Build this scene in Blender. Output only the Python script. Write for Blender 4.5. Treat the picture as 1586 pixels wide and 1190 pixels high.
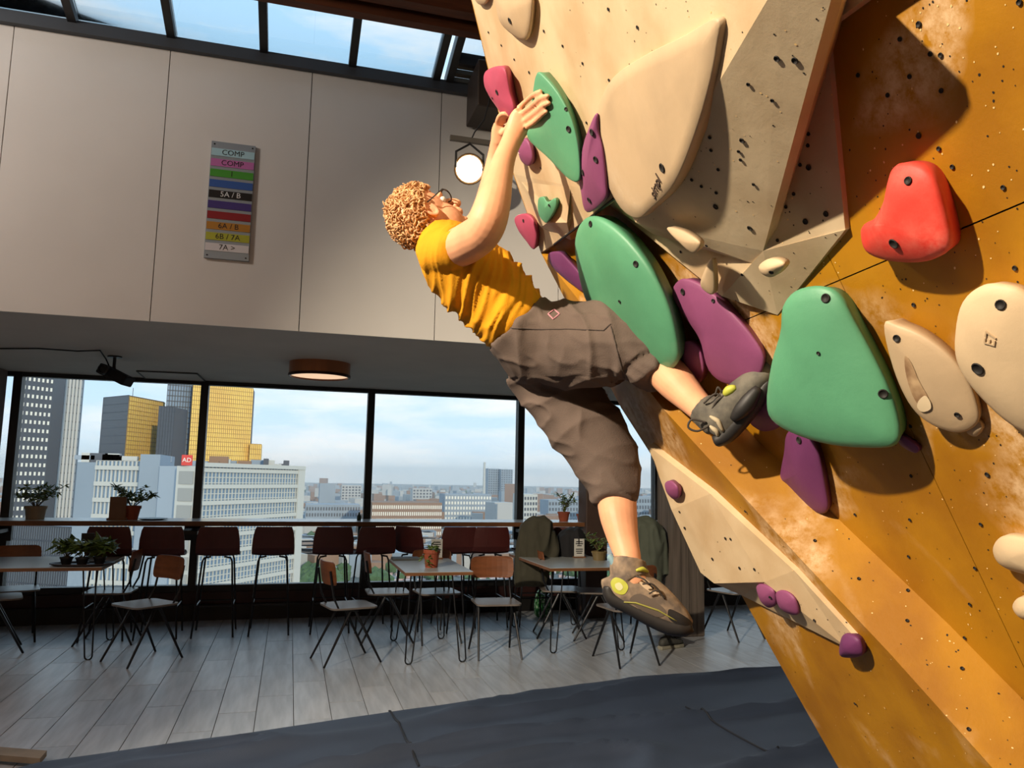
import bpy, bmesh, math, random
from mathutils import Vector, Matrix, noise, Euler
from mathutils.bvhtree import BVHTree
from math import sin, cos, pi, radians, sqrt
random.seed(7)
for o in list(bpy.data.objects): bpy.data.objects.remove(o)
SC = bpy.context.scene
COL = SC.collection

# ------------------------------------------------------------------ camera
FPX, YAW, PITCH, ROLL = 1194.4, radians(15.8), radians(7.04), radians(1.08)
CAM = Vector((0, 0, 1.54))
FW = Vector((sin(YAW)*cos(PITCH), cos(YAW)*cos(PITCH), sin(PITCH)))
_r = Vector((cos(YAW), -sin(YAW), 0)); _u = _r.cross(FW)
RT = _r*cos(ROLL) + _u*sin(ROLL); UP = RT.cross(FW)
cd = bpy.data.cameras.new('camera'); cam = bpy.data.objects.new('camera', cd); COL.objects.link(cam)
cd.sensor_width = 36; cd.lens = FPX/1586*36; cd.clip_end = 20000; cd.clip_start = .02
m = Matrix((RT, UP, -FW)).transposed().to_4x4(); m.translation = CAM; cam.matrix_world = m
SC.camera = cam

# ------------------------------------------------------------------ sky, sun, exposure
SC.view_settings.view_transform = 'Standard'; SC.view_settings.look = 'None'
SC.view_settings.exposure = 0.0; SC.view_settings.gamma = 1; SC.view_settings.use_curve_mapping = False
W = bpy.data.worlds.new('sky'); SC.world = W; W.use_nodes = True
nt = W.node_tree; nt.nodes.clear()
def N(t, typ, **kw):
    n = t.nodes.new(typ)
    for k, v in kw.items():
        if k in n.inputs: n.inputs[k].default_value = v
        else: setattr(n, k, v)
    return n
tc = N(nt, 'ShaderNodeTexCoord'); sx = N(nt, 'ShaderNodeSeparateXYZ'); nt.links.new(tc.outputs['Generated'], sx.inputs[0])
rp = N(nt, 'ShaderNodeValToRGB'); nt.links.new(sx.outputs['Z'], rp.inputs[0])
el = rp.color_ramp.elements
el[0].position = 0.0; el[0].color = (.60, .72, .80, 1); el[1].position = 1; el[1].color = (.32, .56, .84, 1)
for p, c in ((.06, (.56, .73, .86, 1)), (.16, (.42, .65, .84, 1)), (.4, (.42, .68, .90, 1))):
    e = rp.color_ramp.elements.new(p); e.color = c
mp = N(nt, 'ShaderNodeMapping'); mp.inputs['Scale'].default_value = (1.6, 1.6, 7); nt.links.new(tc.outputs['Generated'], mp.inputs[0])
nz = N(nt, 'ShaderNodeTexNoise'); nz.inputs['Scale'].default_value = 3.0; nz.inputs['Detail'].default_value = 7; nz.inputs['Roughness'].default_value = .55
nt.links.new(mp.outputs[0], nz.inputs['Vector'])
cr = N(nt, 'ShaderNodeValToRGB'); cr.color_ramp.elements[0].position = .43; cr.color_ramp.elements[1].position = .66
cr.color_ramp.elements[0].color = (0, 0, 0, 1); cr.color_ramp.elements[1].color = (.85, .85, .85, 1)
nt.links.new(nz.outputs['Fac'], cr.inputs[0])
mx = N(nt, 'ShaderNodeMixRGB'); nt.links.new(cr.outputs[0], mx.inputs[0]); nt.links.new(rp.outputs[0], mx.inputs[1]); mx.inputs[2].default_value = (.86, .86, .84, 1)
bg = N(nt, 'ShaderNodeBackground'); nt.links.new(mx.outputs[0], bg.inputs[0]); bg.inputs[1].default_value = 1.4
wo = N(nt, 'ShaderNodeOutputWorld'); nt.links.new(bg.outputs[0], wo.inputs[0])
sl = bpy.data.lights.new('sun', 'SUN'); sl.energy = 2.4; sl.color = (1, .84, .60); sl.angle = .02
sun = bpy.data.objects.new('sun', sl); COL.objects.link(sun); sun.location = (0, 0, 60)
sun.rotation_euler = Vector((-.22, .95, -.2)).to_track_quat('-Z', 'Y').to_euler()

# ------------------------------------------------------------------ pixel -> place helpers (1586 x 1190 frame)
def ray(px, py): return FW + RT*((px-793)/FPX) - UP*((py-595)/FPX)
def P(px, py, d): return CAM + ray(px, py)*d
def onX(px, py, X): v = ray(px, py); return CAM + v*(X/v.x)
def onY(px, py, Y): v = ray(px, py); return CAM + v*(Y/v.y)
def onZ(px, py, z): v = ray(px, py); return CAM + v*((z-CAM.z)/v.z)
# climbing wall main plane
_h = ray(580, 745); _h.z = 0; _h.normalize()
_nl = Vector((-_h.y, _h.x, 0)); OV = radians(26)
WN = _nl*cos(OV) - Vector((0, 0, 1))*sin(OV)     # outward normal of the overhanging wall
WU = _nl*sin(OV) + Vector((0, 0, 1))*cos(OV)
W0 = P(1045, 800, 2.8)
def onW(px, py, p=0.0):
    v = ray(px, py); return CAM + v*(((W0 + WN*p) - CAM).dot(WN)/v.dot(WN))

# main flood lamp of the climbing hall (high up on the left) and two added fill lights
def lamp(name, kind, loc, energy, color, radius=.1, target=None, cone=None, blend=.5):
    l = bpy.data.lights.new(name, kind); l.energy = energy; l.color = color; l.shadow_soft_size = radius
    o = bpy.data.objects.new(name, l); COL.objects.link(o); o.location = loc
    if target is not None: o.rotation_euler = (Vector(target)-Vector(loc)).to_track_quat('-Z', 'Y').to_euler()
    if cone: l.spot_size = radians(cone); l.spot_blend = blend
    return o
lamp('hall_flood_lamp', 'SPOT', (-3.5, .2, 4.25), 2500, (1, .85, .65), .08, P(1080, 480, 2.0), 80, .5)
lamp('fill_light', 'POINT', (-1.7, -1.8, 3.6), 50, (1, .84, .64), .35)  # added soft fill that lightens the climber's near side
lamp('fill_light', 'POINT', (-3.6, 3.4, 4.7), 190, (1, .94, .87), .3)  # added fill that brightens the white wall

# ------------------------------------------------------------------ materials
def lin(c): return tuple((x/12.92 if x <= .04045 else ((x+.055)/1.055)**2.4) for x in (v/255 for v in c))
MATS = {}
def mat(name, rgb, rough=.6, metal=0, var=.0, vscale=8, bump=0, bscale=60, rgb2=None, emit=None, estr=0, spec=.5, stretch=None, thr=(.35, .65), detail=5):
    if name in MATS: return MATS[name]
    m = bpy.data.materials.new(name); m.use_nodes = True; t = m.node_tree
    b = t.nodes['Principled BSDF']; c = lin(rgb)
    b.inputs['Base Color'].default_value = (*c, 1); b.inputs['Roughness'].default_value = rough; b.inputs['Metallic'].default_value = metal
    b.inputs['Specular IOR Level'].default_value = spec
    tcn = N(t, 'ShaderNodeTexCoord'); vec = tcn.outputs['Object']
    if stretch:
        mpn = N(t, 'ShaderNodeMapping'); mpn.inputs['Scale'].default_value = stretch; t.links.new(vec, mpn.inputs[0]); vec = mpn.outputs[0]
    if var or rgb2:
        n = N(t, 'ShaderNodeTexNoise'); n.inputs['Scale'].default_value = vscale; n.inputs['Detail'].default_value = detail
        t.links.new(vec, n.inputs['Vector'])
        r = N(t, 'ShaderNodeValToRGB'); t.links.new(n.outputs['Fac'], r.inputs[0])
        c2 = lin(rgb2) if rgb2 else tuple(min(1, x*(1+var)) for x in c); c1 = c if rgb2 else tuple(x*(1-var) for x in c)
        r.color_ramp.elements[0].position, r.color_ramp.elements[1].position = thr
        r.color_ramp.elements[0].color = (*c1, 1); r.color_ramp.elements[1].color = (*c2, 1)
        t.links.new(r.outputs[0], b.inputs['Base Color'])
    if bump:
        n2 = N(t, 'ShaderNodeTexNoise'); n2.inputs['Scale'].default_value = bscale; n2.inputs['Detail'].default_value = 4; t.links.new(vec, n2.inputs['Vector'])
        bn = N(t, 'ShaderNodeBump'); bn.inputs['Strength'].default_value = bump; bn.inputs['Distance'].default_value = .004
        t.links.new(n2.outputs['Fac'], bn.inputs['Height']); t.links.new(bn.outputs[0], b.inputs['Normal'])
    if emit: b.inputs['Emission Color'].default_value = (*emit, 1); b.inputs['Emission Strength'].default_value = estr
    MATS[name] = m; return m
def glass_mat(name, tint=(.97, .985, .99), gl=.07):
    if name in MATS: return MATS[name]
    m = bpy.data.materials.new(name); m.use_nodes = True; t = m.node_tree; t.nodes.clear()
    tr = N(t, 'ShaderNodeBsdfTransparent'); tr.inputs[0].default_value = (*tint, 1)
    g = N(t, 'ShaderNodeBsdfGlossy'); g.inputs['Roughness'].default_value = .02
    lw = N(t, 'ShaderNodeFresnel'); lw.inputs[0].default_value = 1.35
    mxn = N(t, 'ShaderNodeMixShader'); out = N(t, 'ShaderNodeOutputMaterial')
    t.links.new(lw.outputs[0], mxn.inputs[0]); t.links.new(tr.outputs[0], mxn.inputs[1]); t.links.new(g.outputs[0], mxn.inputs[2]); t.links.new(mxn.outputs[0], out.inputs[0])
    MATS[name] = m; return m

# ------------------------------------------------------------------ mesh helpers
class MB:
    def __init__(s): s.v = []; s.f = []
    def add(s, vs, fs):
        b = len(s.v); s.v += [Vector(v) for v in vs]; s.f += [tuple(i+b for i in f) for f in fs]; return s
    def box(s, c, size, M=None):
        x, y, z = (a/2 for a in size); c = Vector(c)
        vs = [Vector((sx*x, sy*y, sz*z)) for sx in (-1, 1) for sy in (-1, 1) for sz in (-1, 1)]
        if M is not None: vs = [M @ v for v in vs]
        return s.add([v+c for v in vs], [(0, 1, 3, 2), (4, 6, 7, 5), (0, 4, 5, 1), (2, 3, 7, 6), (0, 2, 6, 4), (1, 5, 7, 3)])
    def tube(s, pts, r, n=8, cap=True, closed=False):
        pts = [Vector(p) for p in pts]; k = len(pts); rs = r if isinstance(r, (list, tuple)) else [r]*k
        rings = []; up = None
        for i, p in enumerate(pts):
            a = pts[i-1] if (i > 0 or closed) else p; b = pts[(i+1) % k] if (i < k-1 or closed) else p
            t = (b-a).normalized()
            if up is None: up = t.orthogonal().normalized()
            up = (up - t*up.dot(t)); up = up.normalized() if up.length > 1e-6 else t.orthogonal().normalized()
            w = t.cross(up); rings.append([p + (up*cos(2*pi*j/n) + w*sin(2*pi*j/n))*rs[i] for j in range(n)])
        vs = [v for q in rings for v in q]; fs = []
        for i in range(k if closed else k-1):
            i2 = (i+1) % k
            for j in range(n): fs.append((i*n+j, i*n+(j+1) % n, i2*n+(j+1) % n, i2*n+j))
        if cap and not closed: fs.append(tuple(range(n-1, -1, -1))); fs.append(tuple((k-1)*n+j for j in range(n)))
        return s.add(vs, fs)
    def rings(s, rings, cap0=True, cap1=True):
        n = len(rings[0]); vs = [v for q in rings for v in q]; fs = []
        for i in range(len(rings)-1):
            for j in range(n): fs.append((i*n+j, i*n+(j+1) % n, (i+1)*n+(j+1) % n, (i+1)*n+j))
        if cap0: fs.append(tuple(range(n-1, -1, -1)))
        if cap1: fs.append(tuple((len(rings)-1)*n+j for j in range(n)))
        return s.add(vs, fs)
    def lathe(s, prof, c=(0, 0, 0), n=20, ax=None):
        c = Vector(c); Q = Vector((0, 0, 1)).rotation_difference(ax).to_matrix() if ax is not None else Matrix.Identity(3)
        rg = [[c + Q @ Vector((r*cos(2*pi*j/n), r*sin(2*pi*j/n), z)) for j in range(n)] for r, z in prof]
        return s.rings(rg, prof[0][0] > 1e-5, prof[-1][0] > 1e-5)
    def ell(s, c, ax, n=14, m=10):      # ellipsoid with three half-axis vectors
        c = Vector(c); a, b, d = ax; rg = []
        for i in range(m+1):
            th = max(.02, min(pi-.02, pi*i/m)); rg.append([c + d*cos(th) + (a*cos(2*pi*j/n)+b*sin(2*pi*j/n))*sin(th) for j in range(n)])
        return s.rings(rg)
    def prism(s, poly, ext):            # poly: list of 3d points, ext: extrude vector
        n = len(poly); poly = [Vector(p) for p in poly]; e = Vector(ext)
        return s.add(poly + [p+e for p in poly], [tuple(range(n-1, -1, -1)), tuple(range(n, 2*n))] + [(i, (i+1) % n, n+(i+1) % n, n+i) for i in range(n)])
def wloc(o):
    v = Vector((0, 0, 0))
    while o: v = v + o.location; o = o.parent
    return v
def meta(o, label=None, cat=None, group=None, kind=None):
    if label: o['label'] = label
    if cat: o['category'] = cat
    if group: o['group'] = group
    if kind: o['kind'] = kind
    return o
def build(name, mb, material, parent=None, smooth=False, local=False, bevel=0, fixn=True):
    vs = mb.v; loc = Vector((0, 0, 0))
    if parent is not None:
        off = Vector((0, 0, 0)) if local else wloc(parent)
    elif local: off = Vector((0, 0, 0))
    else:
        lo = Vector((min(v[i] for v in vs) for i in range(3))); hi = Vector((max(v[i] for v in vs) for i in range(3)))
        off = Vector(((lo.x+hi.x)/2, (lo.y+hi.y)/2, lo.z)); loc = off
    me = bpy.data.meshes.new(name); me.from_pydata([tuple(v-off) for v in vs], [], mb.f)
    if fixn:
        b = bmesh.new(); b.from_mesh(me); bmesh.ops.recalc_face_normals(b, faces=b.faces); b.to_mesh(me); b.free()
    me.materials.append(material)
    if smooth: me.polygons.foreach_set('use_smooth', [True]*len(me.polygons))
    o = bpy.data.objects.new(name, me); COL.objects.link(o); o.location = loc; o.parent = parent
    if bevel:
        md = o.modifiers.new('bevel', 'BEVEL'); md.width = bevel; md.segments = 2; md.limit_method = 'ANGLE'
    return o
def empty(name, loc, rz=0, **k):
    o = bpy.data.objects.new(name, None); COL.objects.link(o); o.location = loc; o.rotation_euler = (0, 0, rz); o.empty_display_size = .1
    return meta(o, **k)
def copy_tree(o, parent=None):
    c = o.copy(); COL.objects.link(c); c.parent = parent
    for ch in [x for x in bpy.data.objects if x.parent == o]: copy_tree(ch, c)
    return c
def bx(name, x0, x1, y0, y1, z0, z1, material, parent=None, bevel=0):
    return build(name, MB().box(((x0+x1)/2, (y0+y1)/2, (z0+z1)/2), (x1-x0, y1-y0, z1-z0)), material, parent, bevel=bevel)
def text_mesh(txt, size, ext=.002):
    cu = bpy.data.curves.new('t', 'FONT'); cu.body = txt; cu.size = size; cu.extrude = ext; cu.align_x = 'CENTER'; cu.align_y = 'CENTER'; cu.resolution_u = 3
    o = bpy.data.objects.new('t', cu); COL.objects.link(o); dg = bpy.context.evaluated_depsgraph_get()
    me = bpy.data.meshes.new_from_object(o.evaluated_get(dg)); bpy.data.objects.remove(o)
    return [v.co.copy() for v in me.vertices], [tuple(p.vertices) for p in me.polygons]
def add_text(mb, txt, size, org, ax, ay, ext=.002):
    vs, fs = text_mesh(txt, size, ext); ax = Vector(ax).normalized(); ay = Vector(ay).normalized(); az = ax.cross(ay)
    return mb.add([Vector(org)+ax*v.x+ay*v.y+az*v.z for v in vs], fs)
def remesh(mb, voxel, smooth_it=4, fac=.5):
    me = bpy.data.meshes.new('tmp'); me.from_pydata([tuple(v) for v in mb.v], [], mb.f)
    b = bmesh.new(); b.from_mesh(me); bmesh.ops.recalc_face_normals(b, faces=b.faces); b.to_mesh(me); b.free()
    o = bpy.data.objects.new('tmp', me); COL.objects.link(o)
    md = o.modifiers.new('r', 'REMESH'); md.mode = 'VOXEL'; md.voxel_size = voxel
    if smooth_it: s = o.modifiers.new('s', 'SMOOTH'); s.iterations = smooth_it; s.factor = fac
    me2 = bpy.data.meshes.new_from_object(o.evaluated_get(bpy.context.evaluated_depsgraph_get()))
    r = MB(); r.v = [v.co.copy() for v in me2.vertices]; r.f = [tuple(p.vertices) for p in me2.polygons]; r.n = [v.normal.copy() for v in me2.vertices]
    bpy.data.objects.remove(o); return r
# ================================================================== SETTING
YW, YU = 9.1, 5.6          # window plane, upper wall plane
XL, XR, YB = -4.6, 7.6, -4.5
ZS, ZT, ZC = 2.555, 4.50, 5.15
m_plank = mat('floor_plank_vinyl', (164, 168, 174), .34, var=.16, vscale=3, bump=.12, bscale=25, stretch=(6, .7, 1))
m_plank2 = mat('floor_plank_vinyl_pale', (172, 175, 180), .31, var=.16, vscale=3, bump=.12, bscale=25, stretch=(6, .7, 1))
m_sub = mat('floor_joint', (105, 102, 100), .8)
fl = meta(bx('floor', XL, XR, YB, YW+.1, -.3, -.006, m_sub), kind='structure')
# planks: real pieces with joints; the 300 that show largest are parts, the rest one part
PW, PL = .235, .94
cand = []
for i in range(int((XR-XL)/PW)):
    x = XL + i*PW; off = (i*.37 % 1)*PL
    for j in range(-1, 16):
        y0 = max(YB, YB + j*PL + off); y1 = min(YW, y0 + PL) if y0 > YB else YB+off
        if y1 - y0 < .05: continue
        c = Vector((x+PW/2, (y0+y1)/2, 0)); q = c - CAM; d = q.dot(FW)
        vis = d > .5 and -60 < 793+FPX*q.dot(RT)/d < 1300 and 595-FPX*q.dot(UP)/d < 1250
        cand.append((0 if vis else 1, d if d > 0 else 99, x, y0, y1))
cand.sort()
pm = {}; rest = MB(); cnt = 0
for v, d, x, y0, y1 in cand:
    if v == 0 and cnt < 300 and d < 9.4:
        key = (round(y1-y0, 3), cnt % 3 == 0)
        if key not in pm:
            o = build('plank', MB().box((0, 0, -.003), (PW-.005, y1-y0-.005, .006)), m_plank2 if key[1] else m_plank, fl, local=True); pm[key] = o.data
        else:
            o = bpy.data.objects.new('plank', pm[key]); COL.objects.link(o); o.parent = fl
        o.location = Vector((x+PW/2, (y0+y1)/2, random.uniform(-.0006, .0006))) - fl.location; cnt += 1
    else: rest.box((x+PW/2, (y0+y1)/2, -.003), (PW-.005, y1-y0-.005, .006))
meta(build('plank_field', rest, m_plank, fl), kind='stuff')

m_white = mat('white_wall_board', (214, 210, 204), .7, var=.03, vscale=1.5)
m_joint = mat('board_joint', (104, 97, 90), .8)
m_soffit = mat('grey_soffit_paint', (190, 182, 172), .8, var=.04, vscale=2)
m_dark = mat('dark_window_frame', (30, 29, 30), .45)
m_redbase = mat('dark_oxblood_skirting', (52, 22, 20), .5, var=.15, vscale=5)
m_conc = mat('grey_concrete', (120, 112, 104), .85, var=.12, vscale=4, bump=.2)
m_brownw = mat('brown_stained_timber', (98, 52, 28), .55, var=.25, vscale=3, stretch=(1, 8, 8))
m_cream = mat('hall_wall_paint', (150, 140, 128), .8, var=.04)
# upper white wall, its backing and the boards
wu = meta(bx('wall_back', XL, XR, YU+.02, YU+.25, ZS+.01, ZT+.1, m_joint), kind='structure')
sx_ = [XL] + [-1.94+.972*k for k in range(-2, 10)] + [XR]
for a, b in zip(sx_[:-1], sx_[1:]):
    bx('wall_board', a+.003, b-.003, YU, YU+.02, ZS, ZT, m_white, wu)
meta(bx('ceiling_cafe', XL, XR, YU+.02, YW+.3, ZS, ZS+.09, m_soffit), kind='structure')
meta(bx('wall_left', XL-.1, XL, YB, YW+.3, 0, ZC+.2, m_cream), kind='structure')
meta(bx('wall_right', XR, XR+.1, YB, YW+.3, 0, ZC+.2, m_cream), kind='structure')
meta(bx('wall_front', XL-.1, XR+.1, YB-.1, YB, 0, ZC+.2, m_cream), kind='structure')
# brown timber ceiling and edge beam over the hall
E0 = onY(620, 34, 5.02)
beam_z = E0.z
meta(bx('ceiling', XL, XR, YB, 5.07, beam_z+.43, beam_z+.53, m_brownw), kind='structure')
meta(bx('trim_1', XL, XR, 4.99, 5.07, beam_z, beam_z+.429, m_brownw), kind='structure')
meta(bx('trim_2', XL, XR, 4.84, 4.93, beam_z+.045, beam_z+.429, m_brownw), kind='structure')
# roof light between the wall top and the beam
sk = empty('window_1', (0, 5.4, ZT+.08), kind='structure')
zb, zt_ = ZT+.07, beam_z+.06
bx('sill_frame', XL, XR, YU-.05, YU+.2, ZT, ZT+.085, mat('grey_roof_frame', (58, 62, 68), .5), sk)
m_glass = glass_mat('window_glass')
bars = []
for (bxp, byp) in ((112, 45), (265, 68), (408, 95), (545, 118), (675, 131)):
    bars.append(onY(bxp, byp, YU-.03).x)
step = (bars[-1]-bars[0])/4
xs = [bars[0]-step*k for k in range(5, 0, -1)] + bars + [bars[-1]+step*.16] + [bars[-1]+step*.16+step*.9*k for k in range(1, 11)]
for i, x in enumerate(xs):
    build('glazing_bar', MB().prism([(x-.028, YU+.02, zb-.02), (x-.028, YU+.02, zb+.07), (x-.028, 5.03, zt_+.07), (x-.028, 5.03, zt_-.03)], (.056, 0, 0)), m_dark, sk)
for a, b in zip(xs[:-1], xs[1:]):
    if b-a > .2: build('pane', MB().prism([(a+.03, YU+.02, zb+.03), (a+.03, YU+.02, zb+.038), (a+.03, 5.03, zt_+.038), (a+.03, 5.03, zt_+.03)], (b-a-.06, 0, 0)), m_glass, sk)
# cross bar and timber slats in the last, half-closed bay beside the climbing wall
xa = bars[-1]+step*.2; xb = xa+step*.86
fr = lambda t: (5.03+(YU-5.01)*t, zt_+(zb-zt_)*t)
y_, z_ = fr(.52); bx('cross_bar', xa, xb, y_-.02, y_+.02, z_-.04, z_+.05, m_dark, sk)
for k, t in enumerate((.64, .78, .92)):
    y_, z_ = fr(t); bx('slat', xa, xb, y_-.028, y_+.028, z_+.0, z_+.035, mat('weathered_slat', (92, 84, 70), .7, var=.2), sk)
# window wall
mullX = [-4.54, -2.77, -.955, .865, 2.69, 4.52, 6.33]
wn = empty('window_2', (1, YW, .3), kind='structure')
ZB = .30
for x in mullX: bx('mullion', x-.04, x+.04, YW-.06, YW+.06, ZB, ZS, m_dark, wn)
bx('top_rail', XL, XR, YW-.05, YW+.05, ZS-.045, ZS, m_dark, wn)
bx('bottom_rail', XL, XR, YW-.05, YW+.05, ZB-.02, ZB+.05, m_dark, wn)
for a, b in zip(mullX[:-1], mullX[1:]):
    bx('pane', a+.04, b-.04, YW-.006, YW+.006, ZB+.05, ZS-.045, m_glass, wn)
meta(bx('wall_under_window', XL, XR, YW-.08, YW+.12, -.006, ZB-.02, m_redbase), kind='structure')
meta(bx('baseboard_back', XL, XR, YW-.16, YW-.08, -.006, .16, mat('black_skirting', (22, 18, 18), .5)), kind='structure')
# concrete pillar in the far left corner
meta(bx('pillar', -3.32, -2.86, 8.72, 9.02, 0, ZS, m_conc), 'pale grey concrete pillar at the left end of the windows', 'pillar')
# square timber-clad column behind the climbing wall
c0 = onZ(1043, 988, 0); c1 = onZ(1096, 988, 0)
m_colw = mat('grey_brown_column_cladding', (98, 88, 80), .7, var=.25, vscale=3, stretch=(9, 9, .6))
col = empty('column', (c0.x+.2, c0.y+.2, 0), label='square grey-brown clad column beside the lower climbing wall', cat='column')
wcol = c1.x-c0.x
bx('shaft', c0.x+.004, c1.x-.004, c0.y, c0.y+wcol, 0, ZS, m_colw, col)
for k in range(4): bx('cladding_board', c0.x+wcol*k/4+.003, c0.x+wcol*(k+1)/4-.003, c0.y-.012, c0.y-.001, .01, ZS-.002, m_colw, col)
d0 = onY(908, 800, 8.35); d1 = onY(941, 800, 8.35)
meta(bx('column', d0.x, d1.x, 8.35, 8.35+d1.x-d0.x, 0, ZS, mat('dark_brown_column', (70, 52, 44), .6, var=.1), bevel=.01), 'slim dark brown column behind the right-hand cafe table', 'column')
# bar counter along the glass
m_ctop = mat('pale_counter_laminate', (205, 208, 210), .25)
m_oak = mat('oak_edge', (120, 78, 46), .5, var=.2, vscale=4, stretch=(1, 10, 10))
ct = empty('bar_counter', (1, 8.85, 1.03), label='long pale window counter with timber edge and black brackets', cat='counter')
CZ = 1.06
bx('worktop', -2.85, 6.6, 8.43, 9.02, CZ-.012, CZ, m_ctop, ct)
bx('timber_edge', -2.85, 6.6, 8.40, 8.43, CZ-.045, CZ+.001, m_oak, ct)
bx('under_rail', -2.85, 6.6, 8.48, 8.98, CZ-.05, CZ-.012, mat('dark_rail', (46, 36, 34), .5), ct)
for x in mullX[1:-1]:
    b_ = MB().box((x, 8.75, CZ-.12), (.16, .5, .035)).box((x, 8.99, CZ-.15), (.2, .06, .16)); build('bracket', b_, m_dark, ct)

# padded floor of the bouldering area
m_mat = mat('navy_mat_cover', (42, 53, 72), .62, var=.12, vscale=2.2, bump=.25, bscale=220)
e = [onZ(60, 1176, .18), onZ(600, 1098, .18), onZ(1040, 1041, .18), onZ(1220, 1027, .18)]
def edgeY(x):
    if x < e[0].x: return e[0].y - (e[0].x-x)*.9
    for a, b in zip(e[:-1], e[1:]):
        if a.x <= x <= b.x: return a.y+(b.y-a.y)*(x-a.x)/(b.x-a.x)
    return e[-1].y
mm = MB(); nx, ny = 150, 150; x0, x1 = -2.2, 5.2; vs = []; fs = []
for i in range(nx+1):
    x = x0+(x1-x0)*i/nx; ye = edgeY(x); yb = -3.6
    for j in range(ny+1):
        t = (j/ny)**.6; y = yb+(ye-yb)*t
        if y < yb: y = yb
        q = Vector((x*1.1+y*.35, y*2.6-x*.9, 0))
        nzv = noise.noise(q*1.0)*.55 + noise.noise(q*2.3+Vector((5, 2, 0)))*.3
        r1 = (1-abs(noise.noise(Vector((x*.55+3, (y-.22*x)*2.1, 4))))*3.2)
        w = max(0, r1)**3*.06
        z = .18 + nzv*.012 + w*max(0, min(1, (ye-y)/.25+.1))
        edge = min(1, (ye-y)/.05) if ye > y else 0
        z = z*1.0 - (1-edge)*.03
        vs.append((x, y, z))
for i in range(nx):
    for j in range(ny): a = i*(ny+1)+j; fs.append((a, a+ny+1, a+ny+2, a+1))
bd = [i*(ny+1)+ny for i in range(nx+1)]
base = len(vs)
for k in bd: vs.append((vs[k][0], vs[k][1], .0))
for i in range(nx): fs.append((bd[i], bd[i+1], base+i+1, base+i))
l0 = len(vs)
for j in range(ny+1): vs.append((vs[j][0], vs[j][1], 0))
for j in range(ny): fs.append((j, j+1, l0+j+1, l0+j))
mm.add(vs, fs)
padr = empty('crash_mat', (1, 2, 0), label='wrinkled navy blue crash mat covering the bouldering floor', cat='mat')
build('cover', mm, m_mat, padr, smooth=True)
def mat_z(x, y):
    best = None
    for v in vs[:base]:
        d_ = (v[0]-x)**2+(v[1]-y)**2
        if best is None or d_ < best[0]: best = (d_, v[2])
    return best[1]
for seam in (((603, 1097), (622, 1130), (652, 1192)), ((1062, 1092), (1130, 1132), (1215, 1178))):
    pts = []
    for a, b in zip(seam[:-1], seam[1:]):
        A, B = onZ(*a, .19), onZ(*b, .19)
        for k in range(10):
            q = A.lerp(B, k/10); q.z = mat_z(q.x, q.y)+.003; pts.append(q)
    build('seam', MB().tube(pts, .006, 6), mat('dark_seam', (18, 22, 32), .7), padr)
# timber edging strip in the near left corner
t0 = onZ(-40, 1163, .02); t1 = onZ(72, 1172, .02)
meta(build('edge_board', MB().prism([t0, t1, t1+Vector((.0, -.12, 0)), t0+Vector((0, -.12, 0))], (0, 0, .03)), mat('grey_tan_timber', (140, 126, 108), .7, var=.15)), 'narrow timber edging board beside the left end of the navy mat', 'board')
# ================================================================== CLIMBING WALL
def wall_paint(name, rgb, chalk, dirt=None, amt=(.58, .78), grain=(1, 1, 1), rough=.55):
    m = bpy.data.materials.new(name); m.use_nodes = True; t = m.node_tree; b = t.nodes['Principled BSDF']; b.inputs['Roughness'].default_value = rough
    tcn = N(t, 'ShaderNodeTexCoord')
    n1 = N(t, 'ShaderNodeTexNoise'); n1.inputs['Scale'].default_value = 2.6; n1.inputs['Detail'].default_value = 3; n1.inputs['Distortion'].default_value = .6; t.links.new(tcn.outputs['Object'], n1.inputs['Vector'])
    n2 = N(t, 'ShaderNodeTexNoise'); n2.inputs['Scale'].default_value = 34; n2.inputs['Detail'].default_value = 8; n2.inputs['Roughness'].default_value = .7
    mpn = N(t, 'ShaderNodeMapping'); mpn.inputs['Scale'].default_value = grain; t.links.new(tcn.outputs['Object'], mpn.inputs[0]); t.links.new(mpn.outputs[0], n2.inputs['Vector'])
    r1 = N(t, 'ShaderNodeValToRGB'); r1.color_ramp.elements[0].position = amt[0]; r1.color_ramp.elements[1].position = amt[1]; t.links.new(n1.outputs['Fac'], r1.inputs[0])
    r2 = N(t, 'ShaderNodeValToRGB'); r2.color_ramp.elements[0].position = .36; r2.color_ramp.elements[1].position = .62; t.links.new(n2.outputs['Fac'], r2.inputs[0])
    mu = N(t, 'ShaderNodeMath', operation='MULTIPLY'); t.links.new(r1.outputs[0], mu.inputs[0]); t.links.new(r2.outputs[0], mu.inputs[1]); mu.use_clamp = True
    n3 = N(t, 'ShaderNodeTexNoise'); n3.inputs['Scale'].default_value = 5; n3.inputs['Detail'].default_value = 6; t.links.new(mpn.outputs[0], n3.inputs['Vector'])
    r3 = N(t, 'ShaderNodeValToRGB'); c = lin(rgb); d = lin(dirt) if dirt else tuple(x*.72 for x in c)
    r3.color_ramp.elements[0].position = .36; r3.color_ramp.elements[0].color = (*d, 1); r3.color_ramp.elements[1].position = .6; r3.color_ramp.elements[1].color = (*c, 1); t.links.new(n3.outputs['Fac'], r3.inputs[0])
    mxn = N(t, 'ShaderNodeMixRGB'); t.links.new(mu.outputs[0], mxn.inputs[0]); t.links.new(r3.outputs[0], mxn.inputs[1]); mxn.inputs[2].default_value = (*lin(chalk), 1)
    t.links.new(mxn.outputs[0], b.inputs['Base Color'])
    bn = N(t, 'ShaderNodeBump'); bn.inputs['Strength'].default_value = .25; bn.inputs['Distance'].default_value = .003; t.links.new(n2.outputs['Fac'], bn.inputs['Height']); t.links.new(bn.outputs[0], b.inputs['Normal'])
    return m
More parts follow.
